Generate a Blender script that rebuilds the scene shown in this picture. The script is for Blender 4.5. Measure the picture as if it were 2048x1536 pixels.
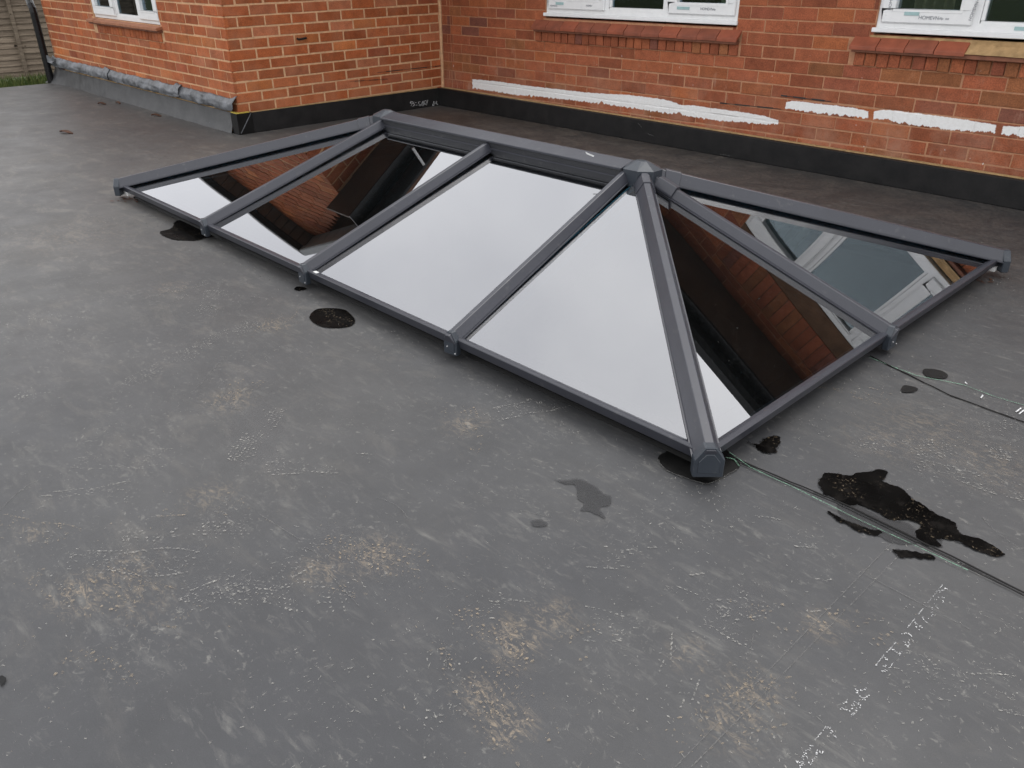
import bpy, bmesh, math, random
from mathutils import Vector, Matrix, noise
R = math.radians
random.seed(7)
scene = bpy.context.scene
for o in list(bpy.data.objects): bpy.data.objects.remove(o)

# ------------------------------------------------------------------ camera
CAM = Vector((6.0334, -4.9717, 1.199)); YAW, PIT, ROL, FPX = R(45.923), R(27.963), R(-0.135), 1607.34
_d = Vector((-math.sin(YAW)*math.cos(PIT), math.cos(YAW)*math.cos(PIT), -math.sin(PIT)))
_r = Vector((math.cos(YAW), math.sin(YAW), 0)); _u = _r.cross(_d)
CR = _r*math.cos(ROL) + _u*math.sin(ROL); CU = -_r*math.sin(ROL) + _u*math.cos(ROL); CD = _d
cd = bpy.data.cameras.new('Camera'); cam = bpy.data.objects.new('Camera', cd); scene.collection.objects.link(cam)
M = Matrix((CR, CU, -CD)).transposed().to_4x4(); M.translation = CAM; cam.matrix_world = M
cd.sensor_fit = 'HORIZONTAL'; cd.sensor_width = 36; cd.lens = 36*FPX/2048; cd.clip_start = 0.05; cd.clip_end = 2000
scene.camera = cam

# ------------------------------------------------------------------ sky, sun, exposure (overcast)
SUN_EL, SUN_AZ = R(67), R(10)        # azimuth measured from +Y clockwise
w = bpy.data.worlds.new('World'); scene.world = w; w.use_nodes = True
nt = w.node_tree; nt.nodes.clear()
out = nt.nodes.new('ShaderNodeOutputWorld'); bg = nt.nodes.new('ShaderNodeBackground'); bg.inputs[1].default_value = 0.1
sky = nt.nodes.new('ShaderNodeTexSky'); sky.sky_type = 'NISHITA'; sky.sun_disc = False
sky.sun_elevation = SUN_EL; sky.sun_rotation = SUN_AZ; sky.dust_density = 3
tc = nt.nodes.new('ShaderNodeTexCoord')
ns = nt.nodes.new('ShaderNodeTexNoise'); ns.inputs['Scale'].default_value = 1.8; ns.inputs['Detail'].default_value = 5
nt.links.new(tc.outputs['Generated'], ns.inputs['Vector'])
rp = nt.nodes.new('ShaderNodeValToRGB')
rp.color_ramp.elements[0].position = .3; rp.color_ramp.elements[0].color = (.68, .69, .73, 1)
rp.color_ramp.elements[1].position = .7; rp.color_ramp.elements[1].color = (1.06, 1.06, 1.06, 1)
nt.links.new(ns.outputs[0], rp.inputs[0])
sc = nt.nodes.new('ShaderNodeVectorMath'); sc.operation = 'SCALE'; sc.inputs['Scale'].default_value = 20.5
nt.links.new(rp.outputs[0], sc.inputs[0])
mx = nt.nodes.new('ShaderNodeMix'); mx.data_type = 'RGBA'; mx.inputs[0].default_value = .93     # full cloud cover, a trace of blue
nt.links.new(sky.outputs[0], mx.inputs[6]); nt.links.new(sc.outputs[0], mx.inputs[7])
nt.links.new(mx.outputs[2], bg.inputs[0]); nt.links.new(bg.outputs[0], out.inputs[0])
sl = bpy.data.lights.new('sun', 'SUN'); sl.energy = 1.5; sl.angle = R(36); sl.color = (1, .97, .93)
so = bpy.data.objects.new('sun', sl); scene.collection.objects.link(so)
sdir = Vector((math.sin(SUN_AZ)*math.cos(SUN_EL), math.cos(SUN_AZ)*math.cos(SUN_EL), math.sin(SUN_EL)))
so.rotation_euler = (-sdir).to_track_quat('-Z', 'Y').to_euler()
vs = scene.view_settings; vs.view_transform = 'Standard'; vs.look = 'None'; vs.exposure = 0.0; vs.gamma = 1; vs.use_curve_mapping = False
scene.render.engine = 'CYCLES'; scene.cycles.max_bounces = 6; scene.cycles.diffuse_bounces = 3; scene.cycles.glossy_bounces = 4; scene.cycles.transparent_max_bounces = 16

# ------------------------------------------------------------------ helpers
COL = scene.collection
def ray(x, y): return CD + CR*((x-1024)/FPX) - CU*((y-768)/FPX)
def on(x, y, ax, val):                       # pixel of the 2048 px photograph -> point on an axis plane
    v = ray(x, y); return CAM + v*((val-CAM[ax])/v[ax])
def gnd(x, y, z=0.0): return on(x, y, 2, z)
def px(P):
    v = Vector(P)-CAM; z = v.dot(CD)
    if z < .05: return None
    return (1024+FPX*v.dot(CR)/z, 768-FPX*v.dot(CU)/z)
def nz(*p, s=1.0): return noise.noise(Vector(p)*s)

class MB:
    def __init__(s): s.v = []; s.f = []; s.mi = []; s.c = []
    def poly(s, pts, mi=0, c=0.5):
        b = len(s.v); s.v += [tuple(p) for p in pts]; s.f.append(tuple(range(b, b+len(pts)))); s.mi.append(mi); s.c.append(c)
    def prism(s, bot, top, mi=0, c=.5, caps=True):
        b = len(s.v); n = len(bot); s.v += [tuple(p) for p in bot] + [tuple(p) for p in top]
        fs = [(b+i, b+(i+1) % n, b+n+(i+1) % n, b+n+i) for i in range(n)]
        if caps: fs += [tuple(b+i for i in reversed(range(n))), tuple(b+n+i for i in range(n))]
        s.f += fs; s.mi += [mi]*len(fs); s.c += [c]*len(fs)
    def box(s, a, b, mi=0, c=.5):
        (x0, y0, z0), (x1, y1, z1) = a, b
        s.prism([(x0, y0, z0), (x1, y0, z0), (x1, y1, z0), (x0, y1, z0)], [(x0, y0, z1), (x1, y0, z1), (x1, y1, z1), (x0, y1, z1)], mi, c)
    def bar(s, a, b, prof, up, mi=0):        # profile [(side, up)] swept from a to b
        a, b, up = Vector(a), Vector(b), Vector(up); t = (b-a).normalized(); sd = t.cross(up).normalized(); up = sd.cross(t)
        s.prism([a+sd*q[0]+up*q[1] for q in prof], [b+sd*q[0]+up*q[1] for q in prof], mi)
    def tube(s, pts, r, n=10, mi=0):
        rings = []
        for i, p in enumerate(pts):
            p = Vector(p); t = (Vector(pts[min(i+1, len(pts)-1)])-Vector(pts[max(i-1, 0)])).normalized()
            a = t.orthogonal().normalized() if i == 0 else (a - t*a.dot(t)).normalized()
            b = t.cross(a); rings.append([p+(a*math.cos(2*math.pi*k/n)+b*math.sin(2*math.pi*k/n))*r for k in range(n)])
        for q0, q1 in zip(rings, rings[1:]): s.prism(q0, q1, mi, caps=False)
        s.poly(rings[0], mi); s.poly(rings[-1][::-1], mi)
    def grid(s, fn, nu, nv, mi=0):
        b = len(s.v)
        for i in range(nu+1):
            for j in range(nv+1): s.v.append(tuple(fn(i/nu, j/nv)))
        for i in range(nu):
            for j in range(nv):
                q = b+i*(nv+1)+j; s.f.append((q, q+nv+1, q+nv+2, q+1)); s.mi.append(mi); s.c.append(.5)
    def mesh(s, name, mats, smooth=False, bevel=0, recalc=True):
        me = bpy.data.meshes.new(name); me.from_pydata(s.v, [], s.f)
        for m in mats: me.materials.append(m)
        for p, i in zip(me.polygons, s.mi): p.material_index = i
        at = me.attributes.new('rnd', 'FLOAT', 'FACE')
        at.data.foreach_set('value', s.c)
        if recalc or bevel:
            bm = bmesh.new(); bm.from_mesh(me)
            if bevel:
                bmesh.ops.remove_doubles(bm, verts=bm.verts, dist=1e-5)
                es = [e for e in bm.edges if len(e.link_faces) == 2 and e.calc_face_angle() > .3]
                bmesh.ops.bevel(bm, geom=es, offset=bevel, segments=1, affect='EDGES', clamp_overlap=True)
            bmesh.ops.recalc_face_normals(bm, faces=bm.faces)
            bm.to_mesh(me); bm.free()
        if smooth:
            for p in me.polygons: p.use_smooth = True
        return me
    def build(s, name, mats, parent=None, **k):
        if not isinstance(mats, (list, tuple)): mats = [mats]
        return link(name, s.mesh(name, mats, **k), parent)
def link(name, me, parent=None):
    o = bpy.data.objects.new(name, me); COL.objects.link(o); o.parent = parent; return o
def empty(name, loc=(0, 0, 0)):
    o = bpy.data.objects.new(name, None); COL.objects.link(o); o.location = loc; o.empty_display_size = .1; return o
def tag(o, label=None, cat=None, group=None, kind=None):
    if label: o['label'] = label
    if cat: o['category'] = cat
    if group: o['group'] = group
    if kind: o['kind'] = kind
    return o
def box(name, a, b, m, parent=None, bevel=0.0):
    q = MB(); q.box(a, b); return q.build(name, m, parent, bevel=bevel)

# ------------------------------------------------------------------ materials
ALB = .74                                     # common albedo scale of all opaque surfaces
class NT:
    def __init__(s, name):
        s.m = bpy.data.materials.new(name); s.m.use_nodes = True; s.t = s.m.node_tree; s.t.nodes.clear()
        s.out = s.t.nodes.new('ShaderNodeOutputMaterial')
        s.pos = s.n('ShaderNodeNewGeometry').outputs['Position']
    def n(s, typ, **kw):
        q = s.t.nodes.new(typ)
        for k, v in kw.items(): setattr(q, k, v)
        return q
    def put(s, sock, v):
        if isinstance(v, bpy.types.NodeSocket): s.t.links.new(v, sock)
        elif v is not None:
            if sock.type == 'RGBA' and len(v) == 3: v = (*v, 1)
            sock.default_value = v
    def noise(s, scale, detail=3, rough=.55, vec=None, dist=0.0):
        q = s.n('ShaderNodeTexNoise'); s.put(q.inputs['Vector'], vec or s.pos); s.put(q.inputs['Scale'], scale)
        q.inputs['Detail'].default_value = detail; q.inputs['Roughness'].default_value = rough; q.inputs['Distortion'].default_value = dist
        return q.outputs[0]
    def ramp(s, f, a, b, lo=0.0, hi=1.0, smooth=False):
        q = s.n('ShaderNodeMapRange'); q.clamp = True
        if smooth: q.interpolation_type = 'SMOOTHSTEP'
        s.put(q.inputs[0], f)
        for i, v in enumerate((a, b, lo, hi)): s.put(q.inputs[i+1], v)
        return q.outputs[0]
    def math(s, op, a, b=None, c=None):
        q = s.n('ShaderNodeMath', operation=op); s.put(q.inputs[0], a); s.put(q.inputs[1], b); s.put(q.inputs[2], c); return q.outputs[0]
    def mix(s, f, a, b):
        q = s.n('ShaderNodeMix', data_type='RGBA'); s.put(q.inputs[0], f); s.put(q.inputs[6], a); s.put(q.inputs[7], b); return q.outputs[2]
    def mul(s, a, b):
        q = s.n('ShaderNodeMix', data_type='RGBA', blend_type='MULTIPLY'); q.inputs[0].default_value = 1; s.put(q.inputs[6], a); s.put(q.inputs[7], b); return q.outputs[2]
    def mapv(s, scale=(1, 1, 1), rot=(0, 0, 0), loc=(0, 0, 0), vec=None):
        q = s.n('ShaderNodeMapping'); s.put(q.inputs[0], vec or s.pos); q.inputs['Location'].default_value = loc
        q.inputs['Rotation'].default_value = rot; q.inputs['Scale'].default_value = scale; return q.outputs[0]
    def xyz(s, vec=None):
        q = s.n('ShaderNodeSeparateXYZ'); s.put(q.inputs[0], vec or s.pos); return q.outputs
    def bump(s, h, st=.3, d=.002, nrm=None):
        q = s.n('ShaderNodeBump'); q.inputs['Strength'].default_value = st; q.inputs['Distance'].default_value = d; s.put(q.inputs['Height'], h); s.put(q.inputs['Normal'], nrm); return q.outputs[0]
    def bsdf(s, color, rough=.6, spec=.5, metal=0.0, nrm=None, **kw):
        q = s.n('ShaderNodeBsdfPrincipled')
        if not isinstance(color, bpy.types.NodeSocket): color = s.mix(0.0, color, color)
        s.put(q.inputs['Base Color'], s.mul(color, (ALB, ALB, ALB))); s.put(q.inputs['Roughness'], rough)
        s.put(q.inputs['Specular IOR Level'], spec); s.put(q.inputs['Metallic'], metal); s.put(q.inputs['Normal'], nrm)
        for k, v in kw.items(): s.put(q.inputs[k.replace('_', ' ')], v)
        return q.outputs[0]
    def end(s, sh): s.t.links.new(sh, s.out.inputs[0]); return s.m
def simple(name, col, rough=.6, spec=.5, var=.25, scale=20, metal=0.0, bst=.1):
    t = NT(name); f = t.noise(scale, 4)
    c = t.mix(t.ramp(f, .3, .7), tuple(v*(1-var) for v in col), tuple(v*(1+var) for v in col))
    return t.end(t.bsdf(c, t.ramp(t.noise(scale*3), .2, .8, rough-.08, rough+.08), spec, metal, t.bump(t.noise(scale*12, 2), bst, .001)))

def brick_mat(name, cols, per_object, back):
    t = NT(name)
    if per_object: r = t.n('ShaderNodeObjectInfo').outputs['Random']
    else: r = t.n('ShaderNodeAttribute', attribute_name='rnd').outputs['Fac']
    q = t.n('ShaderNodeValToRGB'); t.put(q.inputs[0], r); cr = q.color_ramp; cr.interpolation = 'CONSTANT'
    while len(cr.elements) < len(cols): cr.elements.new(.5)
    acc = 0; tot = sum(c[0] for c in cols)
    for e, c in zip(cr.elements, cols): e.position = acc/tot; e.color = (*c[1], 1); acc += c[0]
    c = q.outputs[0]
    r2 = t.math('FRACT', t.math('MULTIPLY', r, 37.7))
    g = t.ramp(r2, 0, 1, .8, 1.18); c = t.mul(c, t.n_rgb(g))
    c = t.mul(c, t.n_rgb(t.ramp(t.noise(14, 5, .65), .3, .7, .78, 1.2)))
    c = t.mul(c, t.n_rgb(t.ramp(t.noise(160, 3), .3, .62, .62, 1.05)))
    x, y, z = t.xyz()
    if back:
        c = back_wall_marks(t, c, x, z)
    else:
        h = t.ramp(t.noise(5, 4), .45, .7); c = t.mix(t.math('MULTIPLY', h, .25), c, (.52, .26, .16))
        c = t.mix(t.math('MULTIPLY', t.math('MULTIPLY', t.ramp(z, .5, .15), t.ramp(t.noise(4, 5), .4, .65)), .45), c, (.50, .22, .12))
    n = t.bump(t.noise(70, 4, .7), .5, .004); n = t.bump(t.noise(300, 2), .35, .0015, n)
    return t.end(t.bsdf(c, .85, .25, nrm=n))
def n_rgb(t, v):
    q = t.n('ShaderNodeCombineColor'); [t.put(q.inputs[i], v) for i in range(3)]; return q.outputs[0]
NT.n_rgb = n_rgb
TILT = .0085
PAINT_X = [(.405, 3.375), (3.405, 3.945), (3.975, 4.645), (4.672, 5.6)]
PAINT_TOP = [(0, .25), (6, .372), (.42, .252), (.73, .260), (1.1, .255), (1.75, .262), (1.92, .268), (2.13, .282), (2.47, .281), (2.57, .268), (2.62, .256), (2.70, .265), (3.10, .263), (3.27, .256), (3.37, .243), (3.39, .243), (3.395, .350), (3.44, .369), (3.85, .367), (3.94, .356), (3.97, .362), (4.05, .378), (4.45, .372), (4.64, .362), (4.68, .358), (4.8, .372)]
PAINT_BOT = [(0, .174), (6, .313), (.42, .174), (1.0, .168), (1.15, .179), (1.55, .186), (1.87, .190), (1.89, .212), (1.92, .192), (2.5, .187), (2.57, .190), (2.594, .208), (2.64, .188), (2.95, .185), (3.1, .195), (3.27, .201), (3.37, .214), (3.39, .214), (3.395, .312), (3.94, .313), (4.05, .320), (4.25, .305), (4.44, .307), (4.64, .318), (4.8, .313)]
def back_wall_marks(t, c, x, z):
    zz = t.math('SUBTRACT', z, t.math('MULTIPLY', x, TILT))
    # pale efflorescence and scrubbed haze on the lower courses, running down from the sill
    b = t.math('MULTIPLY', t.ramp(t.noise(4.5, 5, .65), .42, .68), t.ramp(zz, .52, .2))
    c = t.mix(t.math('MULTIPLY', b, .55), c, (.50, .28, .19))
    b2 = t.math('MULTIPLY', t.ramp(t.noise(9, 4, .7, t.mapv((1, 1, .35))), .60, .72), t.ramp(zz, .62, .45))
    c = t.mix(t.math('MULTIPLY', b2, .45), c, (.58, .40, .29))
    # brushed white paint patches, ragged edges and drips
    e1 = t.math('MULTIPLY', t.math('SUBTRACT', t.noise(24, 5, .7), .5), .055)
    e2 = t.math('MULTIPLY', t.math('SUBTRACT', t.noise(40, 3, .6, t.mapv((1, 1, .12))), .5), .05)
    def curve(pts):
        q = t.n('ShaderNodeFloatCurve'); c_ = q.mapping.curves[0]
        for i, (u, v) in enumerate(pts):
            if i < 2: c_.points[i].location = (u/6, v*2)
            else: c_.points.new(u/6, v*2)
        for p_ in c_.points: p_.handle_type = 'VECTOR'
        q.mapping.update(); t.put(q.inputs['Value'], t.math('DIVIDE', x, 6.0)); return t.math('MULTIPLY', q.outputs[0], .5)
    zt, zb = curve(PAINT_TOP), curve(PAINT_BOT)
    az = t.math('MINIMUM', t.math('SUBTRACT', t.math('ADD', zz, e2), zb), t.math('SUBTRACT', t.math('SUBTRACT', zt, zz), t.math('MULTIPLY', e1, .4)))
    xe = t.math('ADD', x, t.math('MULTIPLY', e1, .6)); m = None
    for (x0, x1) in PAINT_X:
        k = t.math('MINIMUM', t.math('SUBTRACT', xe, x0), t.math('SUBTRACT', x1, xe)); m = k if m is None else t.math('MAXIMUM', m, k)
    m = t.math('MINIMUM', m, az)
    m = t.ramp(m, 0.0, .004)
    m = t.math('MULTIPLY', m, t.ramp(t.noise(75, 4, .75, t.mapv((1, 1, 2.2))), .27, .36))
    spl = t.math('MULTIPLY', t.ramp(t.noise(55, 2, .5, t.mapv((1, 1, .5), loc=(3, 0, 7))), .745, .76), t.ramp(zz, .7, .3))
    m = t.math('MAXIMUM', m, t.math('MULTIPLY', spl, .7))
    wht = t.mix(t.ramp(t.noise(60, 3), .3, .7), (.90, .89, .87), (.99, .99, .98))
    return t.mix(m, c, wht)

BAY_COLS = [(6, (.47, .128, .043)), (6, (.49, .138, .048)), (5, (.44, .117, .041)), (1.6, (.60, .19, .06)), (1.6, (.53, .175, .08)), (.8, (.39, .10, .042))]
BACK_COLS = [(5, (.39, .118, .055)), (5, (.37, .108, .051)), (4, (.41, .125, .055)), (2, (.335, .10, .053)), (1.6, (.35, .13, .055)), (.7, (.28, .10, .066)), (1.2, (.45, .14, .055))]
M = {}
M['bay_brick'] = brick_mat('bay_brick', BAY_COLS, True, False); M['bay_brickwork'] = brick_mat('bay_brickwork', BAY_COLS, False, False)
M['back_brick'] = brick_mat('back_brick', BACK_COLS, True, True); M['back_brickwork'] = brick_mat('back_brickwork', BACK_COLS, False, True)
def mortar(name, col, back):
    t = NT(name); c = t.mix(t.ramp(t.noise(30, 5, .7), .3, .7), tuple(v*.72 for v in col), tuple(v*1.15 for v in col))
    if back: x, y, z = t.xyz(); c = back_wall_marks(t, c, x, z)
    return t.end(t.bsdf(c, .95, .1, nrm=t.bump(t.noise(140, 4, .7), .6, .004)))
M['bay_mortar'] = mortar('bay_mortar', (.76, .455, .26), False); M['back_mortar'] = mortar('back_mortar', (.55, .28, .16), True)

SMUDGE_K = .85
SMUDGE = [(270, 1130, .09, .55), (165, 1185, .11, .75), (290, 1195, .10, .45), (745, 1110, .11, .6), (640, 1140, .09, .6), (1100, 1235, .09, .6), (1030, 1275, .10, .7), (1020, 1450, .07, 1.0), (950, 1390, .07, .6), (1470, 1445, .10, .55), (1380, 1310, .07, .45), (1650, 1250, .07, .7), (1500, 1380, .10, .45), (550, 650, .10, .6), (460, 800, .12, .5), (930, 850, .10, .5), (345, 575, .12, .4), (65, 1065, .06, .5), (1850, 860, .25, .3), (1990, 930, .2, .35), (440, 320, .35, .45), (150, 470, .5, .3), (1780, 880, .2, .3), (420, 990, .1, .45)]
def membrane():
    t = NT('rubber_membrane'); x, y, z = t.xyz()
    base = t.mix(t.ramp(t.noise(.9, 4, .6), .35, .68), (.054, .055, .059), (.073, .073, .074))
    # warm dust lying towards the far left of the roof and behind the lantern
    far = t.math('MULTIPLY', t.ramp(x, 4.6, .5), t.ramp(t.noise(1.6, 5, .65), .25, .7, .35, 1))
    base = t.mix(t.math('MULTIPLY', far, .55), base, (.122, .111, .097))
    beh = t.math('MULTIPLY', t.ramp(y, -1.9, -.9), t.ramp(x, .1, .6))
    brd = t.mix(t.ramp(t.noise(5, 8, .82, None, .9), .40, .64), (.034, .031, .029), (.125, .105, .086)); brd = t.mul(brd, t.n_rgb(t.ramp(t.noise(48, 5, .8, None, .5), .38, .56, .28, 1.2)))
    base = t.mix(t.math('MULTIPLY', beh, t.ramp(x, 5.5, .5, .45, .95)), base, brd)
    base = t.mul(base, t.n_rgb(t.ramp(t.noise(6, 6, .72), .25, .75, .84, 1.14)))
    fd = t.math('MULTIPLY', t.ramp(t.noise(5, 6, .75, t.mapv((.8, 1.7, 1), (0, 0, R(35))), .5), .53, .68), t.ramp(x, 4.8, 1.5, .08, .34))
    base = t.mix(fd, base, (.25, .225, .19))
    # scuffs: stretched noise in several directions, only inside blotches
    dust = None
    for k, (ang, sx, sy, sc_, lo, hi, am) in enumerate(((20, .6, 2.0, 13, .56, .74, .34), (-50, .55, 2.2, 15, .57, .74, .32), (80, .6, 1.9, 17, .58, .75, .30), (50, 1, 1.3, 36, .59, .70, .5))):
        v = t.mapv((sx, sy, 1), (0, 0, R(ang)), (k*3.1, k*7.7, 0))
        s_ = t.ramp(t.noise(sc_, 4, .68, v, .4), lo, hi)
        b_ = t.ramp(t.noise(2.1+.4*k, 4, .65, t.mapv(loc=(k*9.3, k*4.1, 0))), .44, .62)
        s_ = t.math('MULTIPLY', t.math('MULTIPLY', s_, b_), am)
        dust = s_ if dust is None else t.math('MAXIMUM', dust, s_)
    sm = None
    for i, (a, b, r_, am) in enumerate(SMUDGE):
        P = gnd(a, b); d_ = t.n('ShaderNodeVectorMath', operation='DISTANCE'); t.put(d_.inputs[0], t.pos); d_.inputs[1].default_value = tuple(P)
        k_ = t.ramp(d_.outputs['Value'], r_, 0.0, 0.0, am, True); sm = k_ if sm is None else t.math('MAXIMUM', sm, k_)
    sm = t.math('MULTIPLY', sm, t.ramp(t.noise(38, 6, .82, t.mapv((.7, 1.4, 1), (0, 0, R(25))), 1.2), .49, .62, 0.0, SMUDGE_K))
    base = t.mix(sm, base, (.36, .285, .20))
    base = t.mix(dust, base, (.29, .28, .255))
    for k, (sc_, wd_, am) in enumerate(((9, .010, .32), (23, .016, .36), (48, .022, .30))):      # fine curled residue lines
        v = t.mapv((1, 1.25, 1), (0, 0, R(30+k*55)), (k*5.3, k*2.9, 0))
        iso = t.ramp(t.math('ABSOLUTE', t.math('SUBTRACT', t.noise(sc_, 2, .5, v, .8), .5)), wd_, wd_*.25)
        brk = t.ramp(t.noise(60, 2), .50, .62); bl = t.ramp(t.noise(2.6+.7*k, 4, .7, t.mapv(loc=(k*6.1+2, k*3.3, 0))), .54, .66)
        base = t.mix(t.math('MULTIPLY', t.math('MULTIPLY', iso, brk), t.math('MULTIPLY', bl, am)), base, (.40, .385, .35))
    sp = t.math('MULTIPLY', t.ramp(t.noise(210, 2, .5), .745, .77), t.ramp(t.noise(2.2, 3), .46, .62, .05, 1))
    base = t.mix(sp, base, (.42, .41, .38))
    base = t.mul(base, t.n_rgb(t.ramp(t.noise(420, 2, .6), .2, .8, .86, 1.14)))
    h = t.math('ADD', t.math('MULTIPLY', t.noise(420, 2), .3), t.math('MULTIPLY', t.noise(25, 4), .7))
    n = t.bump(h, .22, .003); n = t.bump(t.noise(2.2, 2), .35, .02, n)
    rg = t.math('ADD', t.ramp(t.noise(3.5, 5, .65), .3, .7, .46, .62), t.math('MULTIPLY', dust, .25))
    return t.end(t.bsdf(base, rg, .42, nrm=n))
M['membrane'] = membrane()
def upst(name, a, b, streak):
    t = NT(name); f = t.noise(9, 5, .7, t.mapv((1, 1, .25) if streak else (1, 1, 1)))
    c = t.mix(t.ramp(f, .36, .66), a, b); c = t.mix(t.ramp(t.noise(130, 2), .72, .76), c, tuple(v*2.5 for v in b))
    return t.end(t.bsdf(c, t.ramp(f, .3, .7, .42, .6), .4 if b[0] > .05 else .2, nrm=t.bump(t.noise(90, 3), .2, .002)))
M['upstand'] = upst('upstand_rubber', (.013, .013, .0135), (.022, .021, .021), False)
M['upstand_old'] = upst('weathered_upstand_rubber', (.038, .039, .041), (.095, .095, .096), False)
M['patch'] = upst('fresh_black_rubber', (.006, .006, .006), (.011, .0105, .010), False)
M['timber'] = simple('timber_edge', (.50, .33, .16), .8, .2, .25, 25)
M['yellow'] = simple('yellow_timber_edge', (.58, .45, .08), .7, .3, .2, 40)
M['lead'] = upst('lead_sheet', (.065, .068, .073), (.25, .26, .28), False)
def alum(name, col, rough=.42):
    t = NT(name); f = t.noise(900, 2); c = t.mix(t.ramp(t.noise(5, 4), .3, .7), tuple(v*.92 for v in col), tuple(v*1.08 for v in col))
    c = t.mix(t.math('MULTIPLY', t.ramp(t.noise(30, 5, .7), .60, .75), .18), c, (.3, .29, .27))
    return t.end(t.bsdf(c, t.ramp(t.noise(8, 4), .3, .7, rough-.05, rough+.07), .5, nrm=t.bump(f, .12, .0006)))
M['alum'] = alum('grey_powder_coat', (.044, .046, .058), .34); M['alum_dk'] = alum('dark_grey_powder_coat', (.017, .018, .023), .5)
M['cap'] = alum('grey_plastic_cap', (.036, .044, .056), .36)
def glass(name, tint, base, body):
    t = NT(name); fr = t.n('ShaderNodeFresnel'); fr.inputs[0].default_value = 1.5
    g = t.n('ShaderNodeBsdfGlossy'); g.inputs['Roughness'].default_value = 0.0; t.put(g.inputs[0], (.97, .975, 1.0))
    tr = t.n('ShaderNodeBsdfTransparent'); t.put(tr.inputs[0], tint)
    m = t.n('ShaderNodeMixShader'); t.put(m.inputs[0], t.math('MINIMUM', t.math('ADD', t.math('MULTIPLY', fr.outputs[0], .9), base), 1.0))
    t.t.links.new(tr.outputs[0], m.inputs[1]); t.t.links.new(g.outputs[0], m.inputs[2])
    d = t.n('ShaderNodeBsdfDiffuse'); t.put(d.inputs[0], (.45, .46, .46))         # thin film of dust and dried drops
    dm = t.ramp(t.noise(60, 5, .75), .55, .85, .003, .022); dm = t.math('MAXIMUM', dm, t.math('MULTIPLY', t.ramp(t.noise(150, 1), .80, .81), .4))
    m2 = t.n('ShaderNodeMixShader'); t.put(m2.inputs[0], dm); t.t.links.new(m.outputs[0], m2.inputs[1]); t.t.links.new(d.outputs[0], m2.inputs[2])
    return t.end(m2.outputs[0])
M['glass'] = glass('solar_glass', (.38, .47, .50), .275, None)
M['spacer'] = simple('blue_black_spacer', (.05, .20, .29), .3, .6, .2)
def wglass():
    t = NT('window_glass'); fr = t.n('ShaderNodeFresnel'); fr.inputs[0].default_value = 1.85
    g = t.n('ShaderNodeBsdfGlossy'); g.inputs['Roughness'].default_value = 0.0; t.put(g.inputs[0], (.80, .92, 1.0))
    tr = t.n('ShaderNodeBsdfTransparent'); t.put(tr.inputs[0], (.78, .82, .80))
    m = t.n('ShaderNodeMixShader'); t.put(m.inputs[0], fr.outputs[0]); t.t.links.new(tr.outputs[0], m.inputs[1]); t.t.links.new(g.outputs[0], m.inputs[2])
    return t.end(m.outputs[0])
M['wglass'] = wglass()
def pvc(name, marks):
    t = NT(name); c = t.mix(t.ramp(t.noise(25, 4), .35, .7), (.92, .925, .925), (.98, .98, .975))
    if marks:
        k = t.math('MULTIPLY', t.ramp(t.noise(60, 4, .7, t.mapv((.6, 1, 1.6))), .60, .70), .28); c = t.mix(k, c, (.45, .46, .47))
    return t.end(t.bsdf(c, .35, .5))
M['pvc'] = pvc('white_pvc', False); M['film'] = pvc('white_pvc_with_film', True)
M['teal'] = simple('teal_film_print', (.40, .58, .58), .5, .4, .08)
M['ink'] = simple('grey_ink', (.27, .28, .31), .7, .2, .1)
M['dark_room'] = simple('dark_room', (.020, .018, .016), .9, .1, .3, 3)
M['curtain'] = simple('beige_curtain', (.42, .38, .27), .9, .1, .25, 8)
M['mauve'] = simple('mauve_blind', (.25, .17, .17), .9, .1, .2, 8)
M['tile'] = simple('red_sill_tile', (.27, .080, .043), .6, .35, .22, 14); M['tile_b'] = simple('orange_sill_tile', (.34, .092, .046), .6, .35, .2, 14)
M['tile_bay'] = simple('pale_sill_tile', (.40, .165, .085), .7, .3, .18, 14); M['tile_dk'] = simple('brown_sill_tile', (.24, .095, .055), .7, .3, .25, 20)
M['mort_sand'] = simple('sandy_mortar_bed', (.46, .30, .15), .95, .1, .35, 18, bst=.6)
M['black_pvc'] = simple('black_pvc', (.010, .010, .011), .3, .25, .2); M['soffit'] = simple('brown_soffit', (.13, .088, .062), .6, .3, .2, 6)
M['lintel'] = simple('brown_lintel', (.15, .082, .048), .85, .15, .25, 10); M['greyboard'] = simple('pale_grey_board', (.36, .37, .38), .6, .3, .1); M['rooftile'] = simple('brown_roof_tile', (.16, .085, .055), .8, .2, .3, 6)
M['iron'] = simple('black_iron', (.012, .011, .011), .5, .5, .3, 40)
def wood():
    t = NT('weathered_fence_wood'); r = t.n('ShaderNodeObjectInfo').outputs['Random']
    f = t.noise(6, 5, .7, t.mapv((1, .6, 9))); c = t.mix(t.ramp(f, .3, .72), (.15, .115, .088), (.36, .295, .225))
    c = t.mul(c, t.n_rgb(t.ramp(r, 0, 1, .8, 1.2))); c = t.mix(t.ramp(t.noise(14, 2), .72, .76), c, (.04, .03, .022))
    return t.end(t.bsdf(c, .9, .15, nrm=t.bump(f, .4, .004)))
M['wood'] = wood()
def grassm():
    t = NT('grass_blades'); r = t.n('ShaderNodeAttribute', attribute_name='rnd').outputs['Fac']
    c = t.mix(r, (.055, .105, .022), (.19, .22, .07)); return t.end(t.bsdf(c, .7, .2))
M['grass'] = grassm(); M['soil'] = simple('garden_soil_and_turf', (.060, .075, .030), .95, .1, .5, 4, bst=.5)
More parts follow.
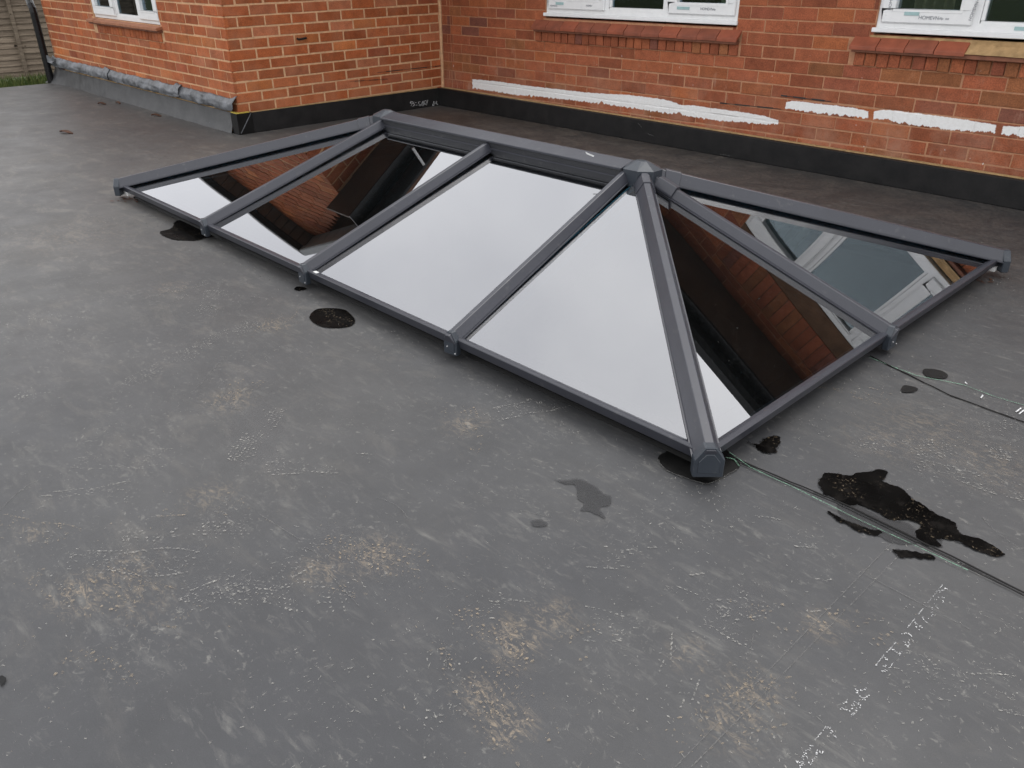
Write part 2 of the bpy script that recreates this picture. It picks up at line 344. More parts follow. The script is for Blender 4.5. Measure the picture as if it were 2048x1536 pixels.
def dustm(name, col, al, lo=.45):
    t = NT(name); b = t.bsdf(t.mix(t.ramp(t.noise(90, 4), .3, .7), tuple(v*.7 for v in col), tuple(v*1.15 for v in col)), .95, .1)
    tr = t.n('ShaderNodeBsdfTransparent'); m = t.n('ShaderNodeMixShader')
    t.put(m.inputs[0], t.math('MULTIPLY', t.math('MULTIPLY', t.ramp(t.noise(190, 4, .75), .36, .60), t.ramp(t.noise(26, 4, .7), .36, .58, lo, 1)), al)); t.t.links.new(tr.outputs[0], m.inputs[1]); t.t.links.new(b, m.inputs[2])
    return t.end(m.outputs[0])
M['dust'] = dustm('pale_dust', (.48, .465, .43), .72, .35); M['sand'] = dustm('tan_mud', (.47, .38, .275), .62, .25); M['chalkw'] = dustm('white_dotted_print', (.98, .98, .98), 1.0, 1.0)
M['green'] = dustm('pale_green_chalk', (.30, .52, .38), .7); M['scr'] = dustm('pale_scratch', (.26, .255, .245), .35)
def pud():
    t = NT('wet_black_film'); f = t.noise(6, 4); c = t.mix(t.ramp(f, .4, .7), (.0022, .0020, .0019), (.005, .0044, .004))
    c = t.mix(t.math('MULTIPLY', t.ramp(t.noise(130, 4, .7), .60, .66), t.ramp(t.noise(11, 3), .48, .60)), c, (.16, .125, .085)); c = t.mix(t.math('MULTIPLY', t.ramp(t.noise(15, 4, .7), .54, .68), .35), c, (.025, .022, .020))
    return t.end(t.bsdf(c, t.ramp(f, .3, .7, .2, .35), .03))
M['puddle'] = pud()
def damp():
    t = NT('damp_mark'); b = t.bsdf((.045, .045, .047), .4, .3); tr = t.n('ShaderNodeBsdfTransparent'); m = t.n('ShaderNodeMixShader')
    m.inputs[0].default_value = .62; t.t.links.new(tr.outputs[0], m.inputs[1]); t.t.links.new(b, m.inputs[2]); return t.end(m.outputs[0])
M['damp'] = damp()
M['leafm'] = simple('brown_leaf', (.10, .045, .025), .7, .3, .3, 40); M['white'] = simple('white_plastic', (.8, .8, .79), .4, .5, .05)
M['plaster'] = simple('bare_plaster', (.30, .29, .28), .9, .1, .15, 3); M['screw'] = simple('bright_screw', (.7, .7, .7), .3, .5, .1)

# ------------------------------------------------------------------ lantern dimensions (shared by the roof opening)
B = 2.0267                                   # how far the gabled wing projects from the back wall
xL, xR, yF, yB, ZE, ZR = 1.269, 5.145, -3.417, -1.237, .080, .474
YM = (yF+yB)/2; RL, RR = 2.338, 4.058; XS = (2.315, 3.209, 4.140)

# ------------------------------------------------------------------ ground, garden, flat roof
RX0, RX1, RY0 = -4.11, 9.0, -8.0
def ring(q, a0, a1, b0, b1, z):              # rectangle a0..a1 with the rectangle b0..b1 left open
    q.poly([(a0[0], a0[1], z), (a1[0], a0[1], z), (a1[0], b0[1], z), (a0[0], b0[1], z)])
    q.poly([(a0[0], b1[1], z), (a1[0], b1[1], z), (a1[0], a1[1], z), (a0[0], a1[1], z)])
    q.poly([(a0[0], b0[1], z), (b0[0], b0[1], z), (b0[0], b1[1], z), (a0[0], b1[1], z)])
    q.poly([(b1[0], b0[1], z), (a1[0], b0[1], z), (a1[0], b1[1], z), (b1[0], b1[1], z)])
q = MB(); ring(q, (-300, -300), (300, 300), (RX0+.1, RY0+.1), (RX1-.1, 6), -.24)
tag(q.build('ground', M['soil']), kind='structure')
q = MB(); IN = .13
ring(q, (RX0, RY0), (RX1, .2), (xL+IN, yF+IN), (xR-IN, yB-IN), 0)
for a, b in (((RX0, RY0), (RX1, RY0)), ((RX1, RY0), (RX1, .2)), ((RX1, .2), (RX0, .2)), ((RX0, .2), (RX0, RY0))):
    q.poly([(a[0], a[1], 0), (b[0], b[1], 0), (b[0], b[1], -.3), (a[0], a[1], -.3)])
roof = tag(q.build('flat_roof', M['membrane']), 'dark grey rubber flat roof marked with dusty boot prints', kind='structure')
# plastered light well and room under the lantern
q = MB(); x0, x1, y0, y1 = xL+IN, xR-IN, yF+IN, yB-IN
q.prism([(x0-1.2, y0-1.2, -2.7), (x1+1.2, y0-1.2, -2.7), (x1+1.2, y1+1.2, -2.7), (x0-1.2, y1+1.2, -2.7)], [(x0-1.2, y0-1.2, -.35), (x1+1.2, y0-1.2, -.35), (x1+1.2, y1+1.2, -.35), (x0-1.2, y1+1.2, -.35)], caps=False)
q.poly([(x0-1.2, y0-1.2, -2.7), (x1+1.2, y0-1.2, -2.7), (x1+1.2, y1+1.2, -2.7), (x0-1.2, y1+1.2, -2.7)])
ring(q, (x0-1.2, y0-1.2), (x1+1.2, y1+1.2), (x0, y0), (x1, y1), -.35)
q.prism([(x0, y0, -.35), (x1, y0, -.35), (x1, y1, -.35), (x0, y1, -.35)], [(x0, y0, .0), (x1, y0, .0), (x1, y1, .0), (x0, y1, .0)], caps=False)
tag(q.build('room_below', M['plaster'], recalc=False), kind='structure')

UA, UB, UH = .02, .08, .150                  # upstand: proud of the wing wall, proud of the back wall, height
# upstands round the house
q = MB(); q.prism([(UA, -UB, 0), (RX1, -UB, 0), (RX1, -.004, 0), (UA, -.004, 0)], [(UA, -UB+.004, UH), (RX1, -UB+.004, UH), (RX1, -.004, UH), (UA, -.004, UH)])
up_back = tag(q.build('upstand', M['upstand'], roof, bevel=.004), 'black upstand along the back wall')
box('timber_edge', (UA+.02, -UB+.044, UH), (RX1, -.006, UH+.005), M['timber'], up_back)
q = MB(); q.prism([(.004, -B+.09, 0), (UA+.012, -B+.09, 0), (UA+.012, -.005, 0), (.004, -.005, 0)], [(.004, -B+.09, UH), (UA, -B+.09, UH), (UA, -.005, UH-.001), (.004, -.005, UH-.001)])
up_side = tag(q.build('upstand', M['upstand'], roof, bevel=.003), 'black upstand with chalk writing on the side of the wing')
box('timber_edge', (.005, -B+.09, UH), (.016, -UB-.002, UH+.006), M['timber'], up_side)
q = MB()                                      # weathered upstand on the wing front, fillet opening outwards at the far end
def upf(u, v):
    X = RX0+(UA-.085-RX0)*u; fl = max(0, 1-u/.09)
    yy = -B-.018-.014*(1-v)-.075*(1-v)**2*(.25+fl); return (X-.10*fl*(1-v), yy, UH*v*(1+.05*fl)+.003*nz(X*2, v, 1))
q.grid(upf, 90, 8); n0 = len(q.v)
q.grid(lambda u, v: (RX0+(UA-.085-RX0)*u, -B-.018+.016*v, UH*(1+.05*max(0, 1-u/.09))+.001), 90, 1)
up_front = tag(q.build('upstand', M['upstand_old'], roof, smooth=True), 'weathered grey upstand below the lead flashing')
box('timber_edge', (RX0+.3, -B-.012, UH+.001), (UA-.09, -B-.002, UH+.008), M['timber'], up_front)
q = MB()                                      # black corner wrap
for (a, b, c) in (((UA-.085, -B-.034), (UA+.014, -B-.034), 0), ((UA+.014, -B-.034), (UA+.014, -B+.092), 1)):
    q.poly([(a[0], a[1], 0), (b[0], b[1], 0), (b[0], b[1], UH+.004), (a[0], a[1], UH+.004)])
q.box((UA-.085, -B-.033, 0), (UA+.013, -B+.091, UH+.003))
wrap = tag(q.build('corner_wrap', M['patch'], roof), 'black rubber wrap on the corner of the wing')
q = MB(); q.box((UA-.085, -B-.030, UH+.0035), (UA+.010, -B-.004, UH+.010)); q.box((UA-.016, -B-.003, UH+.0035), (UA+.010, -B+.075, UH+.010))
q.build('yellow_edge', M['yellow'], wrap)
q = MB(); q.bar((UA+.0155, -B-.02, .012), (UA+.0155, -B+.085, UH), [(-.003, -.001), (.003, -.001), (.003, .001), (-.003, .001)], (1, 0, 0)); q.build('seam_edge', M['lead'], wrap)
# chalk writing on the side upstand
q = MB(); XP = UA+.0075
Z = lambda a, b: on(790+a/20.48, 190+b/20.48, 0, UA+.0125)
strokes = [[(620, 350), (640, 265), (715, 270), (735, 330), (690, 385), (655, 440)], [(640, 300), (660, 345), (690, 320)], [(785, 280), (735, 340), (800, 380), (720, 470), (790, 430)], [(820, 320), (870, 300)], [(850, 420), (915, 405)],
           [(1045, 275), (965, 285), (950, 350), (1010, 380), (1060, 400), (1030, 450), (980, 430)], [(1160, 240), (1105, 320), (1100, 400), (1060, 450)], [(1175, 270), (1150, 330), (1160, 430), (1120, 445)], [(1280, 215), (1205, 250), (1195, 350), (1235, 395), (1270, 330), (1285, 230)], [(1350, 205), (1320, 300), (1290, 425)],
           [(1600, 260), (1530, 440)], [(1655, 275), (1580, 440)], [(1720, 250), (1680, 330), (1745, 400)]]
for st in strokes:
    P = [Z(*s_) for s_ in st]
    for a, b in zip(P, P[1:]): q.bar(a, b, [(-.0016, -.0006), (.0016, -.0006), (.0016, .0006), (-.0016, .0006)], (1, 0, 0))
q.build('chalk_writing', M['chalkw'], up_side)
q = MB()
for (a, b) in (((1292, 266), (1308, 272)), ((1276, 246), (1283, 254)), ((1440, 308), (1462, 312))):
    q.bar(on(*a, 1, -UB-.001), on(*b, 1, -UB-.001), [(-.002, -.001), (.002, -.001), (.002, .001), (-.002, .001)], (0, -1, 0))
q.build('scuff', M['scr'], up_back)

# ------------------------------------------------------------------ house
house = tag(empty('house'), 'two-storey red brick house with a gabled wing and white framed windows', 'house')
class Wall:
    def __init__(s, label, org, ud, nrm, tilt, z0, L, H, J, mats, brickname):
        s.o, s.u, s.n, s.tilt, s.z0, s.L, s.H, s.J, s.mats = Vector(org), Vector(ud), Vector(nrm), tilt, z0, L, H, J, mats
        s.items = []; s.core = MB(); s.label = label; s.name = brickname
    def P(s, u, z, d=0): return s.o + s.u*u + Vector((0, 0, z+s.tilt*u)) + s.n*d
WALLS = []
MESHES = {}
def brick_mesh(L, H, m, var):
    k = (round(L, 3), round(H, 3), m.name, var)
    if k not in MESHES:
        rg = random.Random(hash(k) & 0xffff); q = MB(); D = .03; b = .0028
        j = lambda a=.0016: rg.uniform(-a, a)
        # front face centre at the local origin: local x along, local y out of the wall, local z up
        fr = [(-L/2+b+j(), 0, -H/2+b+j()), (L/2-b+j(), 0, -H/2+b+j()), (L/2-b+j(), 0, H/2-b+j()), (-L/2+b+j(), 0, H/2-b+j())]
        md = [(-L/2+j(), -b, -H/2+j()), (L/2+j(), -b, -H/2+j()), (L/2+j(), -b, H/2+j()), (-L/2+j(), -b, H/2+j())]
        bk = [(p[0], -D, p[2]) for p in md]
        q.prism(md, fr, caps=False); q.prism(bk, md, caps=False); q.poly(fr)
        MESHES[k] = q.mesh('brick', [m])
    return MESHES[k]
def area(w_, u0, u1, z0, z1):
    P = [px(w_.P(u, z)) for u, z in ((u0, z0), (u1, z0), (u1, z1), (u0, z1))]
    if any(p is None for p in P): return 0
    cx = sum(p[0] for p in P)/4; cy = sum(p[1] for p in P)/4
    if not (-10 < cx < 2058 and -8 < cy < 1540): return 0
    return abs(sum(P[i][0]*P[(i+1) % 4][1]-P[(i+1) % 4][0]*P[i][1] for i in range(4)))/2
def lay(w_, u0, u1, zmin, zmax, holes, top=None, jog=0.0, minvis=0.10):
    rg = random.Random(len(WALLS)*11+3); p = w_.L+w_.J; c = w_.H+w_.J
    n0 = math.floor((zmin-w_.z0)/c)
    for r_ in range(n0, math.ceil((zmax-w_.z0)/c)):
        za, zb = w_.z0+r_*c+w_.J/2, w_.z0+(r_+1)*c-w_.J/2
        if za < zmin-c*.5 or zb > zmax+.001: continue
        off = (r_ % 2)*p/2 + jog + rg.uniform(-.006, .006)
        k = math.floor((u0-off)/p)
        while off+k*p < u1:
            a, b = max(off+k*p+w_.J/2, u0), min(off+(k+1)*p-w_.J/2, u1); k += 1
            a += rg.uniform(-.0015, .0015); b += rg.uniform(-.0015, .0015)
            if b-a < .02: continue
            segs = [(a, b, za, zb)]
            for (h0, h1, g0, g1) in holes:
                ns_ = []
                for (sa, sb, sza, szb) in segs:
                    if sb <= h0 or sa >= h1 or szb <= g0+.004 or sza >= g1-.004: ns_.append((sa, sb, sza, szb)); continue
                    if sa < h0-.018: ns_.append((sa, h0-.004, sza, szb))
                    if sb > h1+.018: ns_.append((h1+.004, sb, sza, szb))
                    ia, ib = max(sa, h0), min(sb, h1)
                    if sza < g0-.02: ns_.append((ia, ib, sza, g0-.004))
                    if szb > g1+.02: ns_.append((ia, ib, g1+.004, szb))
                segs = ns_
            for (sa, sb, sza, szb) in segs:
                if sb-sa < .016: continue
                if top and max(top(sa), top(sb)) < szb-.02: continue
                dz = rg.uniform(-.0012, .0012)
                w_.items.append([area(w_, sa, sb, sza, szb), w_, sa, sb, sza+dz, szb+dz, rg.uniform(-.0018, .0018), 'brick', w_.mats[0], rg.random()])
def core(w_, u0, u1, z0, z1, holes, depth=.22, rec=.006):
    us = sorted({u0, u1, *[max(u0, min(u1, h[i])) for h in holes for i in (0, 1)]}); zs = sorted({z0, z1, *[max(z0, min(z1, h[i])) for h in holes for i in (2, 3)]})
    for a, b in zip(us, us[1:]):
        for c, d in zip(zs, zs[1:]):
            if any(h[0]-1e-6 <= a and b <= h[1]+1e-6 and h[2]-1e-6 <= c and d <= h[3]+1e-6 for h in holes): continue
            w_.core.prism([w_.P(a, c, -rec), w_.P(b, c, -rec), w_.P(b, d, -rec), w_.P(a, d, -rec)], [w_.P(a, c, -depth), w_.P(b, c, -depth), w_.P(b, d, -depth), w_.P(a, d, -depth)])

# window openings in (u, z): glazing + sill + course of header bricks
W1 = (1.285, 2.985); W2 = (3.885, 5.47); WB = (-2.648, -1.149)
ZS, ZT = .785, 1.545
holes_back = [(W1[0], W1[1], .675, ZT), (W1[0]-.115, W1[1]+.04, .600, .690), (W1[0], W1[1], ZT, ZT+.225),
              (W2[0], W2[1], .675, ZT), (W2[0]-.11, W2[1]+.06, .600, .690), (W2[0], W2[1], ZT, ZT+.225)]
holes_back = [(W1[0], W1[1], .672, ZT+.36), (W1[0]-.12, W1[1]+.045, .600, .750), (W2[0], W2[1], .672, ZT+.36), (W2[0]-.12, W2[1]+.07, .600, .750)]
back = Wall('darker red brick back wall with brushed white paint patches', (0, 0, 0), (1, 0, 0), (0, -1, 0), TILT, 0, .2185, .0695, .0055, (M['back_brick'], M['back_brickwork']), 'brick'); WALLS.append(back)
SOF_B, SOF_W = 2.04, 1.88
lay(back, .135, 7.2, .06, SOF_B, holes_back, jog=.05); lay(back, .012, .128, .06, SOF_B, [], jog=-.02)
core(back, .001, 7.2, -.02, SOF_B, [(h[0], h[1], h[2]+.0, h[3]) for h in holes_back if h[3] > 1], rec=.0025)
side = Wall('orange red brick side wall of the wing', (0, -B, 0), (0, 1, 0), (1, 0, 0), .0105, .144-.075*2, .2125, .0625, .0125, (M['bay_brick'], M['bay_brickwork']), 'brick'); WALLS.append(side)
lay(side, 0.0, B-.012, .05, SOF_W, [], jog=.10); core(side, .012, B+.0, -.02, SOF_W, [], rec=.0022)
front = Wall('orange red brick gable wall of the wing', (0, -B, 0), (1, 0, 0), (0, -1, 0), .0, .144-.075*2, .2125, .0625, .0125, (M['bay_brick'], M['bay_brickwork']), 'brick'); WALLS.append(front)
hb = [(WB[0], WB[1], .655, 1.60), (WB[0]-.04, WB[1]+.02, .580, .715)]
PITCH = math.tan(R(30)); GA = (-1.60, 2.93); GL = -3.0
gtop = lambda u: SOF_W+.02 if u < GL else (SOF_W+.02+(u-GL)/(GA[0]-GL)*(GA[1]-SOF_W-.02) if u < GA[0] else SOF_W+.12+(0-u)/(0-GA[0])*(GA[1]-SOF_W-.12))
lay(front, RX0+.02, 0.0, .05, 3.4, hb, top=gtop, jog=-.2055)
core(front, RX0+.015, -.012, -.02, SOF_W, hb[:1], rec=.0022)
gp = [(GL, SOF_W+.001), (-.012, SOF_W+.001), (-.012, SOF_W+.10), GA]
front.core.prism([front.P(u, z, -.0045) for u, z in gp], [front.P(u, z, -.2) for u, z in gp])

# header courses under the sills, soldier courses over the windows
def headers(w_, u0, u1, z0, z1, pitch, d, rg):
    n = round((u1-u0)/pitch); p = (u1-u0)/n
    for i in range(n):
        a = u0+i*p+.003; b = u0+(i+1)*p-.004+rg.uniform(-.002, .002)
        w_.items.append([area(w_, a, b, z0, z1)*1.6+60, w_, a, b, z0+rg.uniform(-.0015, .0015), z1, d+rg.uniform(-.001, .001), 'header_brick', w_.mats[0], rg.random()])
rg = random.Random(5)
headers(back, W1[0]-.105, W1[1]+.035, .602, .672, .0695, .012, rg); headers(back, W2[0]-.09, W2[1]+.03, .602, .672, .0695, .010, rg)
headers(front, WB[0]+.06, WB[1]-.005, .583, .654, .0655, .008, rg)
for (a, b) in (W1, W2):
    n = int((b-a)/.075)
    for i in range(n):
        u = a+i*(b-a)/n; back.items.append([0, back, u+.003, u+(b-a)/n-.003, ZT+.14, ZT+.355, 0, 'brick', M['back_brick'], rg.random()])
ALL = sorted([i for w_ in WALLS for i in w_.items], key=lambda i: -i[0])
for w_ in WALLS:
    w_.ob = w_.core.build('wall', M['back_mortar'] if w_ is back else M['bay_mortar'], house); w_.ob['label'] = w_.label
    w_.rest = MB()
heads = [i for i in ALL if i[7] == 'header_brick' and i[0] > 60]
solo = [i for i in ALL if i[7] == 'brick' and i[0] > 0][:300] + heads
ids = {id(i) for i in solo}
for it in ALL:
    ar, w_, a, b, z0, z1, d, nm, m, rn = it
    if id(it) in ids:
        L = round((b-a)/.004)*.004; Hh = round((z1-z0)/.004)*.004
        me = brick_mesh(L, Hh, m, int(rn*3))
        o = link(nm, me, w_.ob); Y = w_.n; Xv = w_.u + Vector((0, 0, w_.tilt)); Zv = Vector((0, 0, 1))
        mt = Matrix((Xv.normalized(), Y, Zv)).transposed().to_4x4(); mt.translation = w_.P((a+b)/2, (z0+z1)/2, d); o.matrix_local = mt
    else:
        w_.rest.prism([w_.P(a, z0, -.02), w_.P(b, z0, -.02), w_.P(b, z1, -.02), w_.P(a, z1, -.02)], [w_.P(a, z0, d), w_.P(b, z0, d), w_.P(b, z1, d), w_.P(a, z1, d)], c=rn)
for w_ in WALLS:
    tag(w_.rest.build('brickwork', w_.mats[1], w_.ob), kind='stuff')
# untidy mortar run in the inner corner, cracks
q = MB(); pts = [(.010+.004*nz(z*9, 1, 0), -.010+.003*nz(z*7, 4, 0), z) for z in [i*.05 for i in range(3, 43)]]
q.tube(pts, .015, 6); q.build('mortar_fillet', M['bay_mortar'], house)
for (ax, pa, pb, hw) in ((0, (755, 145), (885, 131), .0035), (0, (700, 163), (775, 158), .0025), (1, (1440, 206), (1562, 218), .004), (1, (1562, 191), (1662, 203), .005)):
    q = MB(); nn = (1, 0, 0) if ax == 0 else (0, -1, 0); A, C = on(*pa, ax, .0015 if ax == 0 else -.0015), on(*pb, ax, .0015 if ax == 0 else -.0015)
    for i in range(8):
        h0 = hw*(.35+.65*abs(math.sin(i*2.1+ax))); q.bar(A.lerp(C, i/8), A.lerp(C, (i+1)/8), [(-h0, -.001), (h0, -.001), (h0, .001), (-h0, .001)], nn)
    q.build('open_joint', M['iron'], house)

# ------------------------------------------------------------------ windows
def rail(q, w_, u0, u1, z0, z1, d0, d1, mi=0):
    q.prism([w_.P(u0, z0, d0), w_.P(u1, z0, d0), w_.P(u1, z1, d0), w_.P(u0, z1, d0)], [w_.P(u0, z0, d1), w_.P(u1, z0, d1), w_.P(u1, z1, d1), w_.P(u0, z1, d1)], mi)
def frame4(q, w_, u0, u1, z0, z1, t, d0, d1, tb=None):
    tb = tb or t
    rail(q, w_, u0, u1, z0, z0+tb, d0, d1); rail(q, w_, u0, u1, z1-t, z1, d0, d1); rail(q, w_, u0, u0+t, z0+tb, z1-t, d0, d1); rail(q, w_, u1-t, u1, z0+tb, z1-t, d0, d1)
def window(w_, u0, u1, z0, z1, cuts, label, film, dset=-.012, cill=True):
    e = empty('window'); e.parent = house; e['label'] = label
    fm = M['film'] if film else M['pvc']
    q = MB()
    if cill: rail(q, w_, u0-.012, u1+.008, z0, z0+.024, -.10, .018); q.build('cill', M['pvc'], e, bevel=.003); q = MB()
    zb = z0+(.024 if cill else 0)
    frame4(q, w_, u0, u1, zb, z1, .035, -.08, dset, .04)
    for c in cuts: rail(q, w_, c-.022, c+.022, zb+.04, z1-.035, -.08, dset-.0005)
    q.build('frame', fm, e, bevel=.002)
    ed = [u0+.030]+[v for c in cuts for v in (c-.02, c+.02)]+[u1-.030]
    for i in range(len(cuts)+1):
        a, b = ed[2*i], ed[2*i+1]
        if i == 1:                                     # fixed light: slim bead only
            q = MB(); frame4(q, w_, a+.004, b-.004, zb+.034, z1-.03, .018, -.07, dset-.004); q.build('bead', M['pvc'], e, bevel=.002); gi = .012; gz = .046
        else:
            q = MB(); frame4(q, w_, a-.006, b+.006, zb+.027, z1-.022, .068, -.07, dset+.016); s_ = q.build('sash', fm, e, bevel=.006)
            q = MB(); frame4(q, w_, a+.048, b-.048, zb+.082, z1-.078, .017, -.07, dset+.018); q.build('bead', M['pvc'], e, bevel=.003); gi = .055; gz = .088
        q = MB(); rail(q, w_, a+gi, b-gi, zb+gz, z1-.06, -.034, -.03); q.build('pane', M['wglass'], e)
    q = MB(); A, Bq = w_.P(u0, z0, -.12), w_.P(u1, z1, -.12)          # room behind the glass
    c8 = lambda d: [w_.P(u0-.3, z0-.5, d), w_.P(u1+.3, z0-.5, d), w_.P(u1+.3, z1+.2, d), w_.P(u0-.3, z1+.2, d)]
    q.prism(c8(-2.0), c8(-.225), caps=False); q.poly(c8(-2.0)); q.build('room_interior', M['dark_room'], e, recalc=False)
    return e
win1 = window(back, *W1, ZS, ZT, (1.885, 2.425), 'white window with film still on its frame, beside the wing', True)
win2 = window(back, *W2, ZS, ZT, (4.405, 4.950), 'white window above the sill with a bare sandy mortar bed', True)
winb = window(front, *WB, .712, 1.60, (-2.10, -1.59), 'older white window in the wing above a pale tiled sill', False, dset=-.02, cill=False)
def drape(u0, u1, z0, z1, w_, d, par, mat, n=7):
    q = MB(); q.grid(lambda u, v: w_.P(u0+(u1-u0)*u, z0+(z1-z0)*v, d+.03*math.sin(u*n*6.28)+.05*nz(u*3, v*2, 5)), 60, 4); q.build('curtain', mat, par, smooth=True, recalc=False)
drape(4.00, 4.22, .84, 1.7, back, -.20, win2, M['curtain'], 4)
drape(-2.60, -2.15, .70, 1.58, front, -.18, winb, M['curtain'], 5); drape(-2.06, -1.98, .7, 1.58, front, -.18, winb, M['curtain'], 2); drape(-1.9, -1.62, .70, 1.58, front, -.25, winb, M['mauve'], 2); drape(-1.55, -1.46, .7, 1.58, front, -.18, winb, M['curtain'], 2)
# teal tape and printed marks on the protective film
for (a, b, z, d_, par) in ((1.395, 1.475, .876, .0075, win1), (2.515, 2.615, .874, .0075, win1), (4.035, 4.115, .886, .0075, win2), (4.60, 4.68, .832, -.009, win2)):
    q = MB(); rail(q, back, a, b, z-.009, z+.009, -.015, d_); q.build('film_tape', M['teal'], par)
def txt(body, u, z, size, par, d=.0095, rotz=0.0):
    cu = bpy.data.curves.new('film_print', 'FONT'); cu.body = body; cu.size = size; cu.extrude = .0003
    o = bpy.data.objects.new('tmp', cu); COL.objects.link(o); dg = bpy.context.evaluated_depsgraph_get(); me = bpy.data.meshes.new_from_object(o.evaluated_get(dg)); bpy.data.objects.remove(o)
    me.materials.clear(); me.materials.append(M['ink']); p = link('film_print', me, par)
    mt = Matrix(((1, 0, 0), (0, 0, 1), (0, 1, 0))).to_4x4(); mt = Matrix(((1, 0, 0, 0), (0, 0, -1, 0), (0, 1, 0, 0), (0, 0, 0, 1))) @ Matrix.Rotation(rotz, 4, 'Z')
    mt.translation = back.P(u, z, d); p.matrix_local = mt
DS = .0055
txt('HOMEVN', 2.70, .866, .024, win1, DS); txt('dip', 2.80, .868, .016, win1, DS); txt('HOMEVN', 1.335, .853, .018, win1, DS); txt('HOMEV', 1.70, .862, .018, win1, DS)
txt('HOMEVN', 4.115, .860, .026, win2, DS); txt('dip  oo', 4.225, .862, .018, win2, DS); txt('HOMEVN', 3.955, .90, .022, win2, DS, R(90)); txt('HOMEVN', 4.388, .86, .022, win2, DS, R(80))

# tiled sills
def sill(w_, u0, u1, zt, zf, out_, n, mats, label, bed=None, back_=-.02):
    e = empty('window_sill'); e.parent = house; e['label'] = label
    q = MB(); rail(q, w_, u0+.012, u1-.012, zf-.036, zf-.012, -.02, out_-.014); q.build('sill_course', M['tile_dk'], e, bevel=.003)
    q = MB(); rail(q, w_, u0+.09, u1-.07, zf-.012, zt-.006, -.05, .001); q.build('mortar_bed', M['mort_sand'] if bed else M['back_mortar'] if w_ is back else M['bay_mortar'], e)
    p = (u1-u0)/n
    for i in range(n):
        a, b = u0+i*p+.0015, u0+(i+1)*p-.002; rz = rg.uniform(-.002, .002)
        if bed and a > bed[0]:
            continue
        q = MB(); th = .022
        q.prism([w_.P(a, zf-th+rz, out_), w_.P(b, zf-th+rz, out_+rz), w_.P(b, zt-th, back_), w_.P(a, zt-th, back_)], [w_.P(a, zf+rz, out_), w_.P(b, zf+rz, out_+rz), w_.P(b, zt, back_), w_.P(a, zt, back_)])
        q.build('sill_tile', mats[i % len(mats)] if rg.random() < .8 else mats[0], e, bevel=.002)
    if bed:
        q = MB(); a, b = bed
        q.grid(lambda u, v: w_.P(a+(b-a)*u, zf-.010+(zt-zf+.004)*v+.004*nz(u*9, v*4, 2), out_-.004+(back_-out_)*v+.004*nz(u*14, v*6, 8)), 30, 6); q.build('bare_bed', M['mort_sand'], e, smooth=True, recalc=False)
    return e
sill(back, W1[0]-.11, W1[1]+.045, .775, .708, .052, 12, (M['tile'], M['tile'], M['tile_b']), 'red tiled sill under the window nearest the wing')
sill(back, W2[0]-.11, W2[1]+.06, .775, .712, .055, 11, (M['tile_b'], M['tile_b'], M['tile']), 'red tiled sill that breaks off at a bare sandy bed', (4.36, W2[1]))
sill(front, WB[0]-.05, WB[1]+.035, .714, .694, .055, 9, (M['tile_bay'],), 'pale orange tiled sill on the wing', back_=-.04)
for (a, b) in (W1, W2):
    q = MB(); rail(q, back, a, b, ZT+.001, ZT+.358, -.20, -.0055); q.build('lintel', M['lintel'], house)
# iron hook on the wing wall
q = MB(); a, b = on(600, 79, 0, .02), on(614, 75, 0, .035)
q.tube([on(612, 76, 0, -.01), on(612, 76, 0, .022), on(604, 78, 0, .030), on(597, 79, 0, .034), on(594, 77, 0, .036)], .008, 8); q.build('wall_hook', M['iron'], house)

# lead flashing: three lapped, lifted lengths
def lead(u0, u1, seed, parent, lift):
    q = MB()
    def f(u, v):
        X = u0+(u1-u0)*u; wv = .010*nz(X*3, seed, 0)+.005*nz(X*11, seed, 3); endk = max(0, abs(u-.5)*2-.86)/.14
        z = .256+.018*endk*lift - .092*v + wv*1.3; bul = math.sin(math.pi*min(v*1.05, 1))
        y = -B-.004-.019*bul-.022*v-.010*nz(X*6, v*3, seed)-.005*nz(X*14, v*5, seed+2)-.02*endk*v*lift - .003*nz(X*30, v*12, seed)
        return (X, y, z)
    q.grid(f, int((u1-u0)*60), 12)
    return q.build('lead_sheet', M['lead'], parent, smooth=True, recalc=False)
ld = empty('lead_flashing'); ld.parent = house; ld['label'] = 'crumpled grey lead flashing lifting off the wing wall'
for a, b, s_, l in ((-4.13, -2.50, 1, .8), (-2.62, -.93, 5, 1.0), (-1.02, .022, 9, 1.3)): 
    o = lead(a, b, s_, ld, l); mod = o.modifiers.new('thickness', 'SOLIDIFY'); mod.thickness = .003
q = MB(); q.poly([(-4.16, -B-.09, .275), (-4.05, -B-.075, .285), (-3.98, -B-.05, .235), (-4.00, -B-.07, .205), (-4.10, -B-.085, .215)]); q.build('lead_sheet', M['lead'], ld)

# eaves, gutters, roofs
def part(name, m, fn, par=house, **k): q = MB(); fn(q); return q.build(name, m, par, **k)
part('soffit', M['soffit'], lambda q: q.box((.36, -.40, SOF_B), (7.2, -.004, SOF_B+.02)))
part('soffit', M['soffit'], lambda q: q.box((.012, -B-.17, SOF_W), (.35, .0, SOF_W+.02)))
def gut(q, a, b, y):
    P = [(-.055, .05), (-.05, -.005), (-.028, -.045), (.028, -.045), (.05, -.005), (.055, .05)]; q.bar(a, b, P, (0, 0, 1))
part('gutter', M['black_pvc'], lambda q: (gut(q, (.42, -.46, SOF_B+.10), (7.2, -.46, SOF_B+.10), 0), q.box((.42, -.405, SOF_B-.01), (7.2, -.385, SOF_B+.15))))
def gut2(q):
    P = [(.078*math.cos(R(180+i*15)), .078*math.sin(R(180+i*15))) for i in range(13)]; q.bar((.435, -B-.42, SOF_W+.16), (.435, -.5, SOF_W+.16), P, (0, 0, 1)); q.box((.351, -B-.17, SOF_W-.012), (.366, -.5, SOF_W+.22))
